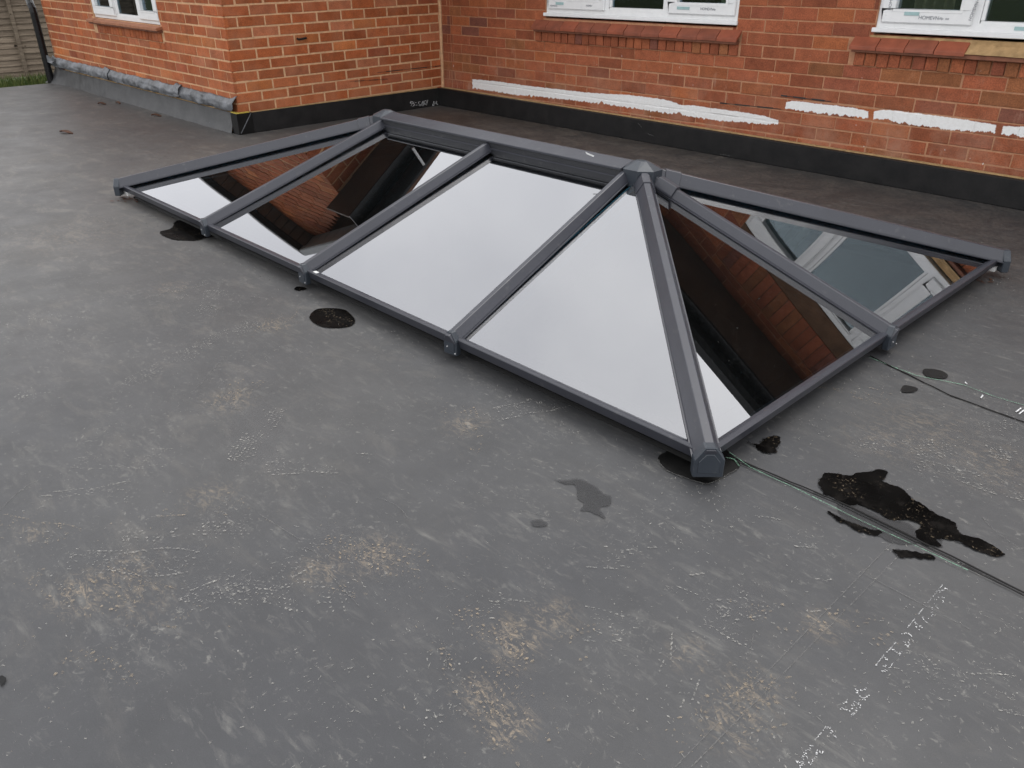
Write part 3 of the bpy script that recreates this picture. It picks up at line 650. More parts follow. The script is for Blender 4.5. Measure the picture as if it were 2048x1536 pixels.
part('gutter', M['black_pvc'], gut2, smooth=False)
def rod(q): P = [on(823, 269, 0, 0), 0]; q.tube([(.525, -1.45, 1.82), (.525, -1.45, 2.0)], .012, 8)
part('gutter_bracket', M['screw'], rod)
part('roof', M['rooftile'], lambda q: q.prism([(.42, -.42, SOF_B+.16), (7.2, -.42, SOF_B+.16), (7.2, 4, SOF_B+.16+4.42*PITCH), (.42, 4, SOF_B+.16+4.42*PITCH)], [(.42, -.42, SOF_B+.22), (7.2, -.42, SOF_B+.22), (7.2, 4, SOF_B+.22+4.42*PITCH), (.42, 4, SOF_B+.22+4.42*PITCH)]))
OH = .15
RP = [(.42, SOF_W+.16), (GA[0], GA[1]+.03), (GL-.06, SOF_W+.03)]          # section of the wing roof
def wing(q):
    for (a, b) in zip(RP, RP[1:]):
        q.prism([(a[0], -B-OH-.05, a[1]+.03), (b[0], -B-OH-.05, b[1]+.03), (b[0], 3, b[1]+.03), (a[0], 3, a[1]+.03)], [(a[0], -B-OH-.05, a[1]+.09), (b[0], -B-OH-.05, b[1]+.09), (b[0], 3, b[1]+.09), (a[0], 3, a[1]+.09)])
    q.box((RX0-.1, -B-OH, SOF_W+.03), (GL-.0, 3, SOF_W+.10))
part('roof', M['rooftile'], wing)
for (a, b, mm, n) in ((RP[2], RP[1], M['soffit'], 17), (RP[0], RP[1], M['greyboard'], 6)):
    y0, y1 = -B-OH, -B-OH-.075
    part('bargeboard', M['black_pvc'] if n > 9 else M['greyboard'], lambda q: q.prism([(a[0], y1, a[1]-.03), (a[0], y1, a[1]+.08), (b[0], y1, b[1]+.08), (b[0], y1, b[1]-.03)], [(a[0], y0-.001, a[1]-.03), (a[0], y0-.001, a[1]+.08), (b[0], y0-.001, b[1]+.08), (b[0], y0-.001, b[1]-.03)]), bevel=.012)
    for i in range(n):
        ta, tb = i/n+.004, (i+1)/n-.004; pa = (a[0]+(b[0]-a[0])*ta, a[1]+(b[1]-a[1])*ta); pb = (a[0]+(b[0]-a[0])*tb, a[1]+(b[1]-a[1])*tb)
        part('verge_soffit_panel', mm, lambda q: q.prism([(pa[0], y0, pa[1]-.01), (pb[0], y0, pb[1]-.01), (pb[0], -B-.002, pb[1]-.01), (pa[0], -B-.002, pa[1]-.01)], [(pa[0], y0, pa[1]+.012), (pb[0], y0, pb[1]+.012), (pb[0], -B-.002, pb[1]+.012), (pa[0], -B-.002, pa[1]+.012)]))
# downpipe at the far corner of the wing
q = MB(); X0, Y0 = RX0-.02, -B-.085
q.tube([(X0, Y0, -.2), (X0, Y0, .3), (X0, Y0, .70), (X0-.004, Y0, .735), (X0-.03, Y0+.0, .765), (X0-.12, Y0+.02, .83), (X0-.16, Y0+.03, .86), (X0-.17, Y0+.03, 2.1)], .036, 12)
q.build('downpipe', M['black_pvc'], house, smooth=True)['label'] = 'black cranked downpipe at the far corner of the wing'

# ------------------------------------------------------------------ roof lantern
lan = tag(empty('roof_lantern', (0, 0, 0)), 'dark grey aluminium roof lantern with mirror-like solar glass panes', 'roof lantern')
GE, GR = ZE-.018, ZR-.060                       # glass top plane at the eave line and under the ridge
cor = {'fl': (xL, yF), 'fr': (xR, yF), 'br': (xR, yB), 'bl': (xL, yB)}
V = lambda a, z: Vector((a[0], a[1], z))
rl, rr = Vector((RL, YM, GR)), Vector((RR, YM, GR))
nF = (Vector((xR, yF, GE))-Vector((xL, yF, GE))).cross(rl-Vector((xL, yF, GE))).normalized(); nBk = Vector((nF.x, -nF.y, nF.z))
nR = (Vector((xR, yB, GE))-Vector((xR, yF, GE))).cross(rr-Vector((xR, yF, GE))).normalized(); nL = Vector((-nR.x, nR.y, nR.z))
# kerb
q = MB(); KI = .055
for (a, b) in (((xL+KI, yF+KI), (xR-KI, yF+KI+.075)), ((xL+KI, yB-KI-.075), (xR-KI, yB-KI)), ((xL+KI, yF+KI+.0755), (xL+KI+.075, yB-KI-.0755)), ((xR-KI-.075, yF+KI+.0755), (xR-KI, yB-KI-.0755))):
    q.box((a[0], a[1], -.002), (b[0], b[1], ZE-.040))
q.build('kerb', M['patch'], lan, bevel=.004)
q = MB()                                         # membrane skirt fillet at the foot of the kerb
for (a, b, n) in (((xL+KI, yF+KI), (xR-KI, yF+KI), (0, -1)), ((xR-KI, yF+KI), (xR-KI, yB-KI), (1, 0)), ((xR-KI, yB-KI), (xL+KI, yB-KI), (0, 1)), ((xL+KI, yB-KI), (xL+KI, yF+KI), (-1, 0))):
    a, b, n = Vector((*a, 0)), Vector((*b, 0)), Vector((*n, 0)); t_ = (b-a).normalized(); a = a-t_*.01; b = b+t_*.01
    q.poly([a+n*.012+Vector((0, 0, .002)), b+n*.012+Vector((0, 0, .002)), b+n*.002+Vector((0, 0, .012)), a+n*.002+Vector((0, 0, .012))])
q.build('kerb_skirt', M['patch'], lan, recalc=False)
# eave bars
EB = [(0, .0), (.010, -.036), (.05, -.036), (.05, -.014), (.017, 0)]
for (a, b, n) in ((cor['fl'], cor['fr'], (0, 1, 0)), (cor['fr'], cor['br'], (-1, 0, 0)), (cor['br'], cor['bl'], (0, -1, 0)), (cor['bl'], cor['fl'], (1, 0, 0))):
    n = Vector(n); t_ = (V(b, 0)-V(a, 0)).normalized(); q = MB()
    prof = [(s_, z) for s_, z in EB]
    q.prism([V(a, ZE+z)+n*s_+t_*s_ for s_, z in prof], [V(b, ZE+z)+n*s_-t_*s_ for s_, z in prof]); q.build('eave_bar', M['alum'], lan, bevel=.0025)
# panes (24 mm sealed units, very slightly bowed)
def pane(pts, n, bow):
    P = [Vector(p) for p in pts]; c = sum(P, Vector())/len(P); tri = len(P) == 3; N = 26
    q = MB()
    def blend(u, v):
        if tri: return P[0]*(1-u) + (P[1]*(1-v)+P[2]*v)*u, (1-abs(2*v-1)**2)*(1-abs(2*u-1)**2)
        return (P[0]*(1-u)+P[1]*u)*(1-v)+(P[3]*(1-u)+P[2]*u)*v, (1-abs(2*v-1)**2.5)*(1-abs(2*u-1)**2.5)
    def top(u, v): p, k = blend(u, v); return p + n*(bow*k)
    def bot(u, v): p, k = blend(u, v); return p - n*(.024+bow*k*.6)
    q.grid(top, N, N); 
    q.grid(bot, N, N)
    for i in range(len(P)): a, b = P[i], P[(i+1) % len(P)]; q.poly([a, b, b-n*.024, a-n*.024], 1)
    o = q.build('pane', [M['glass'], M['spacer']], lan, recalc=False)
    for f in o.data.polygons: f.use_smooth = f.material_index == 0
    # dark blue spacer strip round the underside of the sealed unit
    q = MB(); e = .020
    for i in range(len(P)):
        a, b = P[i], P[(i+1) % len(P)]; ai, bi = a+(c-a).normalized()*e*1.8, b+(c-b).normalized()*e*1.8
        q.poly([a-n*.012, b-n*.012, bi-n*.012, ai-n*.012])
    q.build('spacer', M['spacer'], o, recalc=False)
def E_(x, y):
    i = .020; return Vector((min(max(x, xL+i), xR-i), min(max(y, yF+i), yB-i), GE+i*(GR-GE)/(YM-yF)))
def T_(x): return Vector((x, YM, GR))
for sy, n in ((yF, nF), (yB, nBk)):
    flip = sy == yB
    for (pts, bw) in (([T_(RL+.0), E_(xL, sy), E_(XS[0], sy)], -.0007), ([E_(XS[0], sy), E_(XS[1], sy), T_(XS[1]), T_(RL+.005)], -.0010), ([E_(XS[1], sy), E_(XS[2], sy), T_(RR-.005), T_(XS[1])], -.0009), ([T_(RR), E_(XS[2], sy), E_(xR, sy)], -.0007)):
        pane(pts, n, bw)
for xe, rp_, n in ((xR, rr, nR), (xL, rl, nL)):
    pane([rp_, E_(xe, yF), E_(xe, YM)], n, -.0009); pane([rp_, E_(xe, YM), E_(xe, yB)], n, -.0008)
# bars
HIP = [(-.036, .0015), (-.034, .010), (-.012, .050), (.012, .050), (.034, .010), (.036, .0015)]
JCK = [(-.0275, .0015), (-.026, .008), (-.009, .038), (.009, .038), (.026, .008), (.0275, .0015)]
FLH = [(-.040, .001), (-.040, .0045), (.040, .0045), (.040, .001)]; FLJ = [(-.032, .001), (-.032, .0045), (.032, .0045), (.032, .001)]
def capshape(wd, ht, dn): return [(-wd, -dn), (wd, -dn), (wd*1.02, ht*.30), (wd*.42, ht*.98), (wd*.34, ht*1.05), (-wd*.34, ht*1.05), (-wd*.42, ht*.98), (-wd*1.02, ht*.30)]
def bar(name, a, b, up, prof, fl, cw, ch, cdn, over):
    a, b, up = Vector(a), Vector(b), Vector(up).normalized(); t_ = (b-a).normalized()
    q = MB(); q.bar(a-t_*.012, b, prof, up); o = q.build(name, M['alum'], lan, bevel=.0015)
    q = MB(); q.bar(a+t_*.01, b-t_*.03, fl, up); q.build('glazing_flange', M['alum'], o)
    # end cap hangs over the eave bar, in a near-vertical plane facing outwards
    h = Vector((t_.x, t_.y, 0)).normalized(); up2 = (Vector((0, 0, 1))*.92 - h*-.30).normalized()
    q = MB(); q.bar(a-h*over, a+h*.012, capshape(cw, ch, cdn), up2); c = q.build('end_cap', M['cap'], o, bevel=.003)
    q = MB(); q.bar(a-h*(over+.003), a-h*(over-.002), [(x*.72, (y-.01)*.70+.004) for x, y in capshape(cw, ch, cdn)], up2); q.build('cap_panel', M['cap'], c, bevel=.0025) if False else None
    q = MB(); q.bar(a-h*(over+.0025), a-h*(over-.002), [(x*.70, -cdn*.62+(y+cdn)*.62) for x, y in capshape(cw, ch, cdn)], up2)
    cp = q.build('cap_panel', M['cap'], lan, bevel=.0012); cp.parent = o
    if name == 'rafter':
        for sx in (-.30, .9):
            q = MB(); s0 = a-h*(over+.0026)+h.cross(Vector((0, 0, 1)))*cw*sx+Vector((0, 0, -.012 if sx < 0 else -.03)); q.tube([s0, s0-h*.002], .0022, 8); q.build('screw', M['screw'], lan).parent = o
    return o
for k, (cn, n1, n2) in {'fl': (cor['fl'], nF, nL), 'fr': (cor['fr'], nF, nR), 'br': (cor['br'], nBk, nR), 'bl': (cor['bl'], nBk, nL)}.items():
    e = rr if 'r' == k[1] else rl
    bar('hip_bar', V(cn, GE), e, n1+n2, HIP, FLH, .039, .050, .038, .020)
for x, tx in zip(XS, (RL+.045, XS[1], RR-.045)):
    for sy, n in ((yF, nF), (yB, nBk)): bar('rafter', (x, sy, GE), (tx, YM+(-.03 if sy == yF else .03), GR), n, JCK, FLJ, .029, .040, .042, .012)
bar('rafter', (xR, YM, GE), rr, nR, JCK, FLJ, .029, .040, .042, .012); bar('rafter', (xL, YM, GE), rl, nL, JCK, FLJ, .029, .040, .042, .012)
# ridge
q = MB(); P = [(-.078, ZR-.030), (-.078, ZR-.020), (0, ZR), (.078, ZR-.020), (.078, ZR-.030)]
q.prism([(RL+.05, YM+a, z) for a, z in P], [(RR-.05, YM+a, z) for a, z in P]); ridge = q.build('ridge_cap', M['alum'], lan, bevel=.002)
q = MB(); q.box((RL+.03, YM-.066, ZR-.100), (RR-.03, YM+.066, ZR-.0305)); q.build('ridge_body', M['alum_dk'], lan)
q = MB(); q.box((RL+.03, YM-.0685, ZR-.062), (RR-.03, YM+.0685, ZR-.056)); q.build('ridge_trim', M['alum'], ridge)
for xe, s_ in ((RL, -1), (RR, 1)):
    q = MB(); rad = .090; c0 = (xe-s_*.005)
    oc = [(c0+rad*math.cos(R(22.5+45*i)), YM+rad*.86*math.sin(R(22.5+45*i))) for i in range(8)]
    q.prism([(x, y, ZR-.105) for x, y in oc], [(x, y, ZR-.022) for x, y in oc]); 
    tp = [(c0+(x-c0)*.30, YM+(y-YM)*.22, ZR+.006) for x, y in oc]
    q.prism([(x, y, ZR-.022) for x, y in oc], tp)
    q.build('ridge_boss', M['cap'], lan, bevel=.002)
    # saddle covers where the hips and end rafter run into the boss
    for (cn, n) in ((cor['fr' if s_ > 0 else 'fl'], None), ((xR if s_ > 0 else xL, YM), None), (cor['br' if s_ > 0 else 'bl'], None)):
        e = Vector((xe, YM, GR)); d = (V(cn, GE)-e).normalized(); q = MB(); up = Vector((0, 0, 1))
        pr = [(-.040, .002), (-.038, .012), (-.0145, .054), (.0145, .054), (.038, .012), (.040, .002)] if cn[1] != YM else [(-.034, .008), (-.032, .016), (-.012, .048), (.012, .048), (.032, .016), (.034, .008)]
        q.bar(e+d*.085, e+d*(.150 if cn[1] != YM else .175), pr, up); q.build('saddle_cover', M['alum'], lan, bevel=.0015)
# white packers, sticker, chip
box('packer', (xL+.004, yF+.012, ZE-.056), (xL+.06, yF+.03, ZE-.038), M['white'], lan); box('packer', (xR-.05, yB-.04, ZE-.056), (xR-.004, yB-.012, ZE-.038), M['white'], lan)
c = on(1178, 306, 1, YM-.080); q = MB(); q.poly([c+Vector((-.02, -.001, .003)), c+Vector((.004, -.001, -.002)), c+Vector((.03, -.001, -.006)), c+Vector((.025, -.001, -.012)), c+Vector((-.012, -.001, -.006))]); q.build('paint_chip', M['white'], ridge, recalc=False)
q = MB(); c = E_(XS[1]+.07, yF+.02)+nF*.012; q.box((c.x-.012, c.y-.008, c.z), (c.x+.012, c.y+.006, c.z+.002)); q.build('maker_sticker', M['white'], lan)

# ------------------------------------------------------------------ marks and small things on the roof
def ragged(pts, z, amp, sub=6, seed=0):
    P = [gnd(*p, z) for p in pts]; n = len(P); o = []
    for i in range(n):
        p0, p1, p2, p3 = P[i-1], P[i], P[(i+1) % n], P[(i+2) % n]; d = (p2-p1); nn = Vector((-d.y, d.x, 0)).normalized()
        for j in range(sub):
            t_ = j/sub; p = .5*((2*p1)+(p2-p0)*t_+(2*p0-5*p1+4*p2-p3)*t_*t_+(3*p1-p0-3*p2+p3)*t_**3)
            k = amp*(1.2*nz(p.x*25, p.y*25, seed)+.8*nz(p.x*63, p.y*63, seed)+.55*nz(p.x*141, p.y*141, seed)+.4*nz(p.x*317, p.y*317, seed)); o.append(p+nn*k)
    return o
def flat(name, polys, m, parent=None):
    q = MB()
    for p in polys: q.poly(p)
    me = q.mesh(name, [m], recalc=False)
    bm = bmesh.new(); bm.from_mesh(me); bmesh.ops.triangulate(bm, faces=bm.faces); 
    for f in bm.faces:
        if f.normal.z < 0: f.normal_flip()
    bm.to_mesh(me); bm.free(); return link(name, me, parent)
PUD = [('large ragged black puddle lying across the roof seam', [[(1640, 955), (1665, 945), (1700, 950), (1750, 938), (1775, 945), (1765, 962), (1800, 975), (1830, 1000), (1870, 1025), (1910, 1045), (1920, 1065), (1960, 1078), (2010, 1108), (1985, 1110), (1950, 1098), (1910, 1080), (1875, 1078), (1885, 1092), (1850, 1088), (1830, 1070), (1842, 1050), (1818, 1040), (1780, 1040), (1755, 1025), (1720, 1010), (1690, 1010), (1672, 998), (1645, 985)], [(1655, 1022), (1690, 1040), (1740, 1056), (1765, 1064), (1748, 1070), (1715, 1060), (1690, 1048), (1678, 1042)], [(1785, 1098), (1820, 1102), (1862, 1110), (1868, 1118), (1840, 1116), (1805, 1114), (1795, 1108)]]),
       ('small ragged black puddle near the end-capped corner of the lantern', [[(1498, 884), (1520, 888), (1532, 876), (1556, 873), (1560, 884), (1552, 896), (1556, 904), (1538, 906), (1518, 900), (1510, 892)]]),
       ('oval black puddle on the open roof before the lantern', [[(619, 634), (632, 619), (660, 616), (690, 620), (709, 638), (704, 650), (680, 655), (650, 654), (632, 648)]]),
       ('black puddle spreading from under the far front edge of the lantern', [[(320, 464), (342, 457), (350, 444), (372, 438), (392, 446), (412, 460), (432, 470), (414, 474), (392, 480), (360, 480), (338, 476)]]),
       ('tiny black puddle below the second end cap', [[(588, 578), (594, 573), (606, 574), (613, 577), (602, 580), (596, 581)]])]
for i, (lb, pl) in enumerate(PUD):
    flat('damp_mark', [ragged(p, .0022, .010 if i not in (2, 4) else .004, 14, i+31) for p in pl], M['damp'], roof)
    o = flat('puddle', [ragged(p, .0035, .0055 if i not in (2, 4) else .0012, 14, i) for p in pl], M['puddle']); tag(o, lb, kind='structure')
flat('damp_mark', [ragged([(1108, 958), (1125, 960), (1160, 958), (1180, 965), (1205, 985), (1221, 992), (1218, 1010), (1200, 1016), (1211, 1036), (1185, 1025), (1160, 1020), (1168, 1005), (1155, 995), (1150, 970), (1130, 968)], .003, .003), ragged([(1682, 1005), (1720, 1012), (1770, 1034), (1815, 1045), (1845, 1076), (1800, 1088), (1745, 1064), (1700, 1040), (1676, 1022)], .003, .006), ragged([(1062, 1042), (1080, 1038), (1096, 1046), (1092, 1052), (1070, 1052)], .003, .002)], M['damp'], roof)
for pl in ([(1848, 738), (1880, 740), (1896, 750), (1884, 757), (1852, 752)], [(1808, 770), (1835, 776), (1826, 784), (1804, 783)], [(0, 1352), (12, 1358), (4, 1372), (0, 1370)]):
    flat('rubber_offcut', [ragged(pl, .0035, .002)], M['patch'], roof)
# patches of fresh rubber at the kerb corners
pt = [(1316, 915), (1330, 905), (1350, 900), (1440, 895), (1478, 925), (1474, 938), (1440, 958), (1420, 967), (1404, 966), (1350, 948), (1325, 934)]
flat('corner_patch', [ragged(pt, .0032, .0015, 4)], M['patch'], roof)
q = MB(); P = ragged(pt, .005, .0015, 4)
for a, b in zip(P[20:], P[21:]): q.bar(a, b, [(-.0016, 0), (.0016, 0), (.0016, .001), (-.0016, .001)], (0, 0, 1))
q.build('patch_edge', M['scr'], roof)
# membrane seams and chalk lines
def strip(name, pts, wd, z, h, m, wob=.0015):
    q = MB(); P = []
    for a, b in zip(pts, pts[1:]):
        n = max(2, int((Vector(b)-Vector(a)).length/.03))
        for i in range(n): p = Vector((*a, z)).lerp(Vector((*b, z)), i/n); P.append(p+Vector((0, wob*nz(p.x*20, p.y*20, wd*999), 0)))
    P.append(Vector((*pts[-1], z)))
    for a, b in zip(P, P[1:]):
        ww = wd*(1+.5*nz(a.x*25, a.y*25, 3)); q.bar(a, b, [(-ww, 0), (ww, 0), (ww*.6, h), (-ww*.6, h)], (0, 0, 1))
    return q.build(name, m, roof)
g2 = lambda a, b: tuple(gnd(a, b))[:2]
s1 = [g2(1452, 912), g2(1700, 1016), g2(2048, 1188)]; d1 = Vector(s1[2])-Vector(s1[0]); s1.append(tuple(Vector(s1[2])+d1*4))
strip('seam', s1, .0026, .0040, .002, M['patch'], .003); strip('seam', [(a, b-.012) for a, b in s1], .0010, .0040, .001, M['patch'], .003)
s2 = [g2(1740, 713), g2(1900, 792), g2(2048, 846)]; d2 = Vector(s2[2])-Vector(s2[0]); s2.append(tuple(Vector(s2[2])+d2*5)); strip('seam', s2, .0020, .002, .002, M['patch'], .003)
strip('chalk_line', [g2(1458, 908), g2(1500, 938), g2(1600, 985), g2(1720, 1045), g2(1850, 1105), g2(1935, 1145)], .0012, .0062, .0008, M['green'])
strip('chalk_line', [g2(1738, 716), g2(1830, 752), g2(1926, 771), g2(1990, 795), g2(2048, 812), g2(2300, 905)], .0016, .0030, .0008, M['green'])
strip('chalk_line', [g2(1452, 918), g2(1468, 922), g2(1478, 936)], .002, .0062, .0008, M['green'])

# boot prints and flecks of dried mud
def fleck(q, c, r, rg, st=1.0, ang=0.0, z=.0018):
    n = rg.randint(4, 6); ph = rg.random()*6.28; ca, sa = math.cos(ang), math.sin(ang); pts = []
    for i in range(n):
        t_ = ph+6.283*i/n; rr_ = r*rg.uniform(.55, 1.15); a, b = math.cos(t_)*rr_*st, math.sin(t_)*rr_/st; pts.append((c[0]+a*ca-b*sa, c[1]+a*sa+b*ca, z))
    q.poly(pts)
def boot(pxc, ang, m, seed, cover=.6, kind='lug', ln=.28, wd=.095):
    rg = random.Random(seed); c = gnd(*pxc); q = MB(); ca, sa = math.cos(ang), math.sin(ang); zz = .0015+.0004*(seed % 5)
    def put(l, w_, r, st=1.0, da=0.0):
        if nz(l*11+seed*3.1, w_*11, seed*1.7)*.55+.5 + rg.uniform(-.13, .13) > cover: return
        fleck(q, (c.x+l*ca-w_*sa, c.y+l*sa+w_*ca), r, rg, st, ang+da, zz)
    def half(l):                                   # sole half-width along the foot
        t_ = (l/ln+.5); return wd/2*(.72+.28*math.cos((t_-.72)*6.0)) if t_ > .32 else wd/2*(.78 if t_ > .06 else .5)
    l = -ln/2
    while l < ln/2:
        h = half(l); 
        if kind == 'lug':
            for k in range(-3, 4): put(l+(.006 if k % 2 else 0)+rg.uniform(-.0015, .0015), h*k/3*.95+rg.uniform(-.0015, .0015), rg.choice((.0014, .0022, .0032, .0046)), rg.uniform(.8, 1.7), .4*k+rg.uniform(-.5, .5))
        else:
            for s_ in (-1, 1): put(l, s_*h, rg.uniform(.0025, .005), 1.6)
            for k in range(5): put(l+rg.uniform(-.008, .008), rg.uniform(-h, h), rg.uniform(.0012, .003), rg.uniform(1, 2.4), rg.uniform(-1, 1))
        l += .0125
    for k in range(90): put(rg.gauss(0, ln*.45), rg.gauss(0, wd*.6), rg.uniform(.0008, .0022), rg.uniform(1, 2.5), rg.uniform(-2, 2))
    if q.f:
        o = q.build('boot_print', M[m], roof, recalc=False); return o
PR = [((510, 868), 2.3, 'dust', .62, 'lug'), ((322, 735), 1.9, 'dust', .62, 'lug'), ((455, 668), 1.8, 'dust', .6, 'lug'), ((550, 645), 2.2, 'sand', .5, 'rim'), ((462, 790), 2.0, 'sand', .42, 'lug'), ((345, 578), 1.5, 'dust', .5, 'rim'), ((425, 600), 2.5, 'dust', .5, 'lug'), ((300, 600), 1.2, 'dust', .42, 'lug'), ((480, 600), .4, 'dust', .42, 'rim'),
      ((200, 990), 1.0, 'dust', .5, 'rim'), ((260, 920), .9, 'dust', .45, 'rim'), ((66, 1066), .5, 'sand', .5, 'rim'), ((265, 1125), .8, 'dust', .62, 'rim'), ((160, 1185), .4, 'sand', .55, 'lug'), ((285, 1190), .3, 'sand', .45, 'rim'), ((150, 1330), .25, 'sand', .4, 'lug'), ((420, 1010), .9, 'sand', .45, 'rim'), ((370, 1070), .8, 'dust', .45, 'lug'), ((500, 1160), 1.4, 'dust', .46, 'rim'), ((570, 1190), .7, 'dust', .6, 'lug'),
      ((750, 1110), .45, 'sand', .66, 'lug'), ((650, 1140), .45, 'sand', .48, 'rim'), ((930, 850), 2.6, 'sand', .45, 'lug'), ((1060, 815), 1.2, 'dust', .55, 'rim'), ((1110, 1238), .6, 'dust', .62, 'rim'), ((1035, 1275), .35, 'sand', .5, 'lug'), ((1130, 1300), 1.1, 'sand', .42, 'lug'), ((1030, 1450), 2.9, 'sand', .68, 'lug'), ((955, 1390), 2.7, 'sand', .5, 'lug'), ((1480, 1430), 1.2, 'sand', .5, 'rim'), ((1520, 1380), 1.3, 'sand', .48, 'lug'), ((1380, 1300), 1.9, 'dust', .5, 'rim'), ((1640, 1245), .6, 'sand', .48, 'lug'), ((1560, 1200), 1.0, 'dust', .5, 'rim'), ((1450, 1240), .2, 'dust', .45, 'rim'), ((800, 1410), .3, 'dust', .42, 'lug'), ((1500, 1050), .4, 'dust', .42, 'rim'), ((1280, 1120), .7, 'dust', .42, 'rim'), ((640, 930), .9, 'dust', .4, 'rim'), ((120, 640), .4, 'dust', .45, 'rim'), ((215, 440), .5, 'dust', .45, 'rim'), ((60, 800), .9, 'dust', .4, 'lug'), ((430, 320), .3, 'sand', .5, 'rim'), ((330, 320), .3, 'dust', .45, 'rim'), ((1700, 870), .3, 'dust', .45, 'rim'), ((1800, 900), .9, 'dust', .45, 'lug'), ((1700, 780), .2, 'sand', .5, 'rim'), ((1950, 960), .3, 'dust', .48, 'rim'), ((2000, 870), 1.9, 'dust', .45, 'lug'), ((1960, 1380), .6, 'dust', .4, 'rim')]
for i, (c, a, m, cv, kd) in enumerate(PR): boot(c, a, m, i+1, cv, kd)
rg = random.Random(11); q = MB(); q2 = MB()
cl = [(rg.uniform(-60, 2100), rg.uniform(280, 1540)) for _ in range(150)]
for c in cl:
    C0 = gnd(*c); m_ang = rg.random()*3.14
    if xL-.05 < C0.x < xR+.05 and yF-.05 < C0.y < yB+.05: continue
    if C0.y > -.15 or (C0.x < .1 and C0.y > -B-.15): continue
    for k in range(rg.randint(4, 34)):
        a = rg.gauss(0, .09); b = rg.gauss(0, .035); fleck(q, (C0.x+a*math.cos(m_ang)-b*math.sin(m_ang), C0.y+a*math.sin(m_ang)+b*math.cos(m_ang)), rg.uniform(.0008, .0032), rg, rg.uniform(1, 2.8), m_ang+rg.uniform(-.6, .6), .0012)
    if rg.random() < .09:                         # a scratch or scrape arc
        L = rg.uniform(.05, .28); kx = rg.uniform(-4, 4); n = 10; p0 = None
        for j in range(n+1):
            t_ = m_ang+kx*L*(j/n); p = Vector((C0.x+L*(j/n)*math.cos(t_), C0.y+L*(j/n)*math.sin(t_), .0016))
            if p0: q2.bar(p0, p, [(-.0009, 0), (.0009, 0), (.0009, .0002), (-.0009, .0002)], (0, 0, 1))
            p0 = p
for (a, b) in (((1350, 1536), (1780, 1090)), ((1382, 1536), (1800, 1110)), ((390, 805), (480, 820)), ((520, 1030), (600, 1080)), ((660, 1150), (720, 1215)), ((1730, 1150), (1940, 1260))):
    A, Bq = gnd(*a), gnd(*b); q2.bar(A+Vector((0, 0, .002)), Bq+Vector((0, 0, .002)), [(-.0010, 0), (.0010, 0), (.0010, .0002), (-.0010, .0002)], (0, 0, 1))
tag(q.build('dried_mud_fleck', M['dust'], roof, recalc=False), kind='stuff'); tag(q2.build('scratch', M['scr'], roof, recalc=False), kind='stuff')
# broken white dotted print running along the membrane
rg = random.Random(3); q = MB()
def dots(path, n, r=(.0007, .0019), jit=.003):
    for a, b in zip(path, path[1:]):
        for i in range(n):
            if rg.random() < .3: continue
            p = gnd(1560+a[0]*.2447+(b[0]-a[0])*.2447*i/n, 1160+a[1]*.2447+(b[1]-a[1])*.2447*i/n); fleck(q, (p.x+rg.gauss(0, jit*.5), p.y+rg.gauss(0, jit*.5)), rg.uniform(*r), rg, rg.uniform(1, 1.8), rg.random()*3, .0022)
for pa in ([(1330, 40), (1195, 205)], [(1165, 240), (1130, 285)], [(1100, 320), (1040, 395)], [(945, 515), (870, 600)], [(845, 620), (780, 705)], [(375, 1205), (285, 1315)]): dots(pa, 30, (.0006, .0013), .0008)
for pa in ([(1290, 110), (1350, 75), (1395, 90)], [(1330, 190), (1320, 130), (1260, 180), (1285, 250)], [(1240, 235), (1245, 290), (1190, 355), (1160, 300)], [(1130, 415), (1100, 350), (1165, 400)], [(1000, 440), (1060, 450), (1085, 500), (1030, 555), (1015, 500)], [(905, 565), (960, 600), (1000, 595), (975, 625)], [(850, 640), (880, 665)], [(930, 680), (900, 720), (860, 755), (830, 750), (860, 690)],
           [(715, 855), (690, 910), (620, 905), (640, 950), (690, 985), (730, 940)], [(545, 985), (500, 1060), (570, 1075), (610, 1010), (655, 1025), (600, 1090), (575, 1120)], [(375, 1205), (410, 1225), (440, 1280), (465, 1290)], [(280, 1350), (200, 1410), (180, 1470)], [(340, 1415), (300, 1405), (290, 1460), (245, 1510), (200, 1450)], [(130, 1490), (200, 1500), (150, 1530)]): dots(pa, 9)
for (a, b) in (((1110, 820), (1130, 830)), ((1085, 1228), (1100, 1240)), ((1065, 1270), (1090, 1280))): pass
q.build('dotted_print', M['chalkw'], roof, recalc=False)
q = MB()
for st in ([(2042, 816), (2032, 824)], [(2048, 820), (2038, 828)], [(1966, 790), (1962, 796)], [(1930, 764), (1934, 768)]):
    a, b = gnd(*st[0], .004), gnd(*st[1], .004); q.bar(a, b, [(-.002, 0), (.002, 0), (.002, .0006), (-.002, .0006)], (0, 0, 1))
q.build('chalk_tick', M['chalkw'], roof)
# grit dropped round the lantern
rg = random.Random(21); q = MB()
for k in range(300):
    s_ = rg.random()
    if s_ < .6: p = Vector((rg.uniform(xL+.3, xR+.1), yF-abs(rg.gauss(0, .07))-.0, 0))
    else: p = Vector((xR+abs(rg.gauss(0, .06)), rg.uniform(yF-.1, yB), 0))
    r = rg.uniform(.0005, .0013); q.box((p.x-r, p.y-r, 0.0), (p.x+r*rg.uniform(.5, 1), p.y+r, r*1.3+.002))
tag(q.build('grit', M['dust'], roof, recalc=False), kind='stuff')
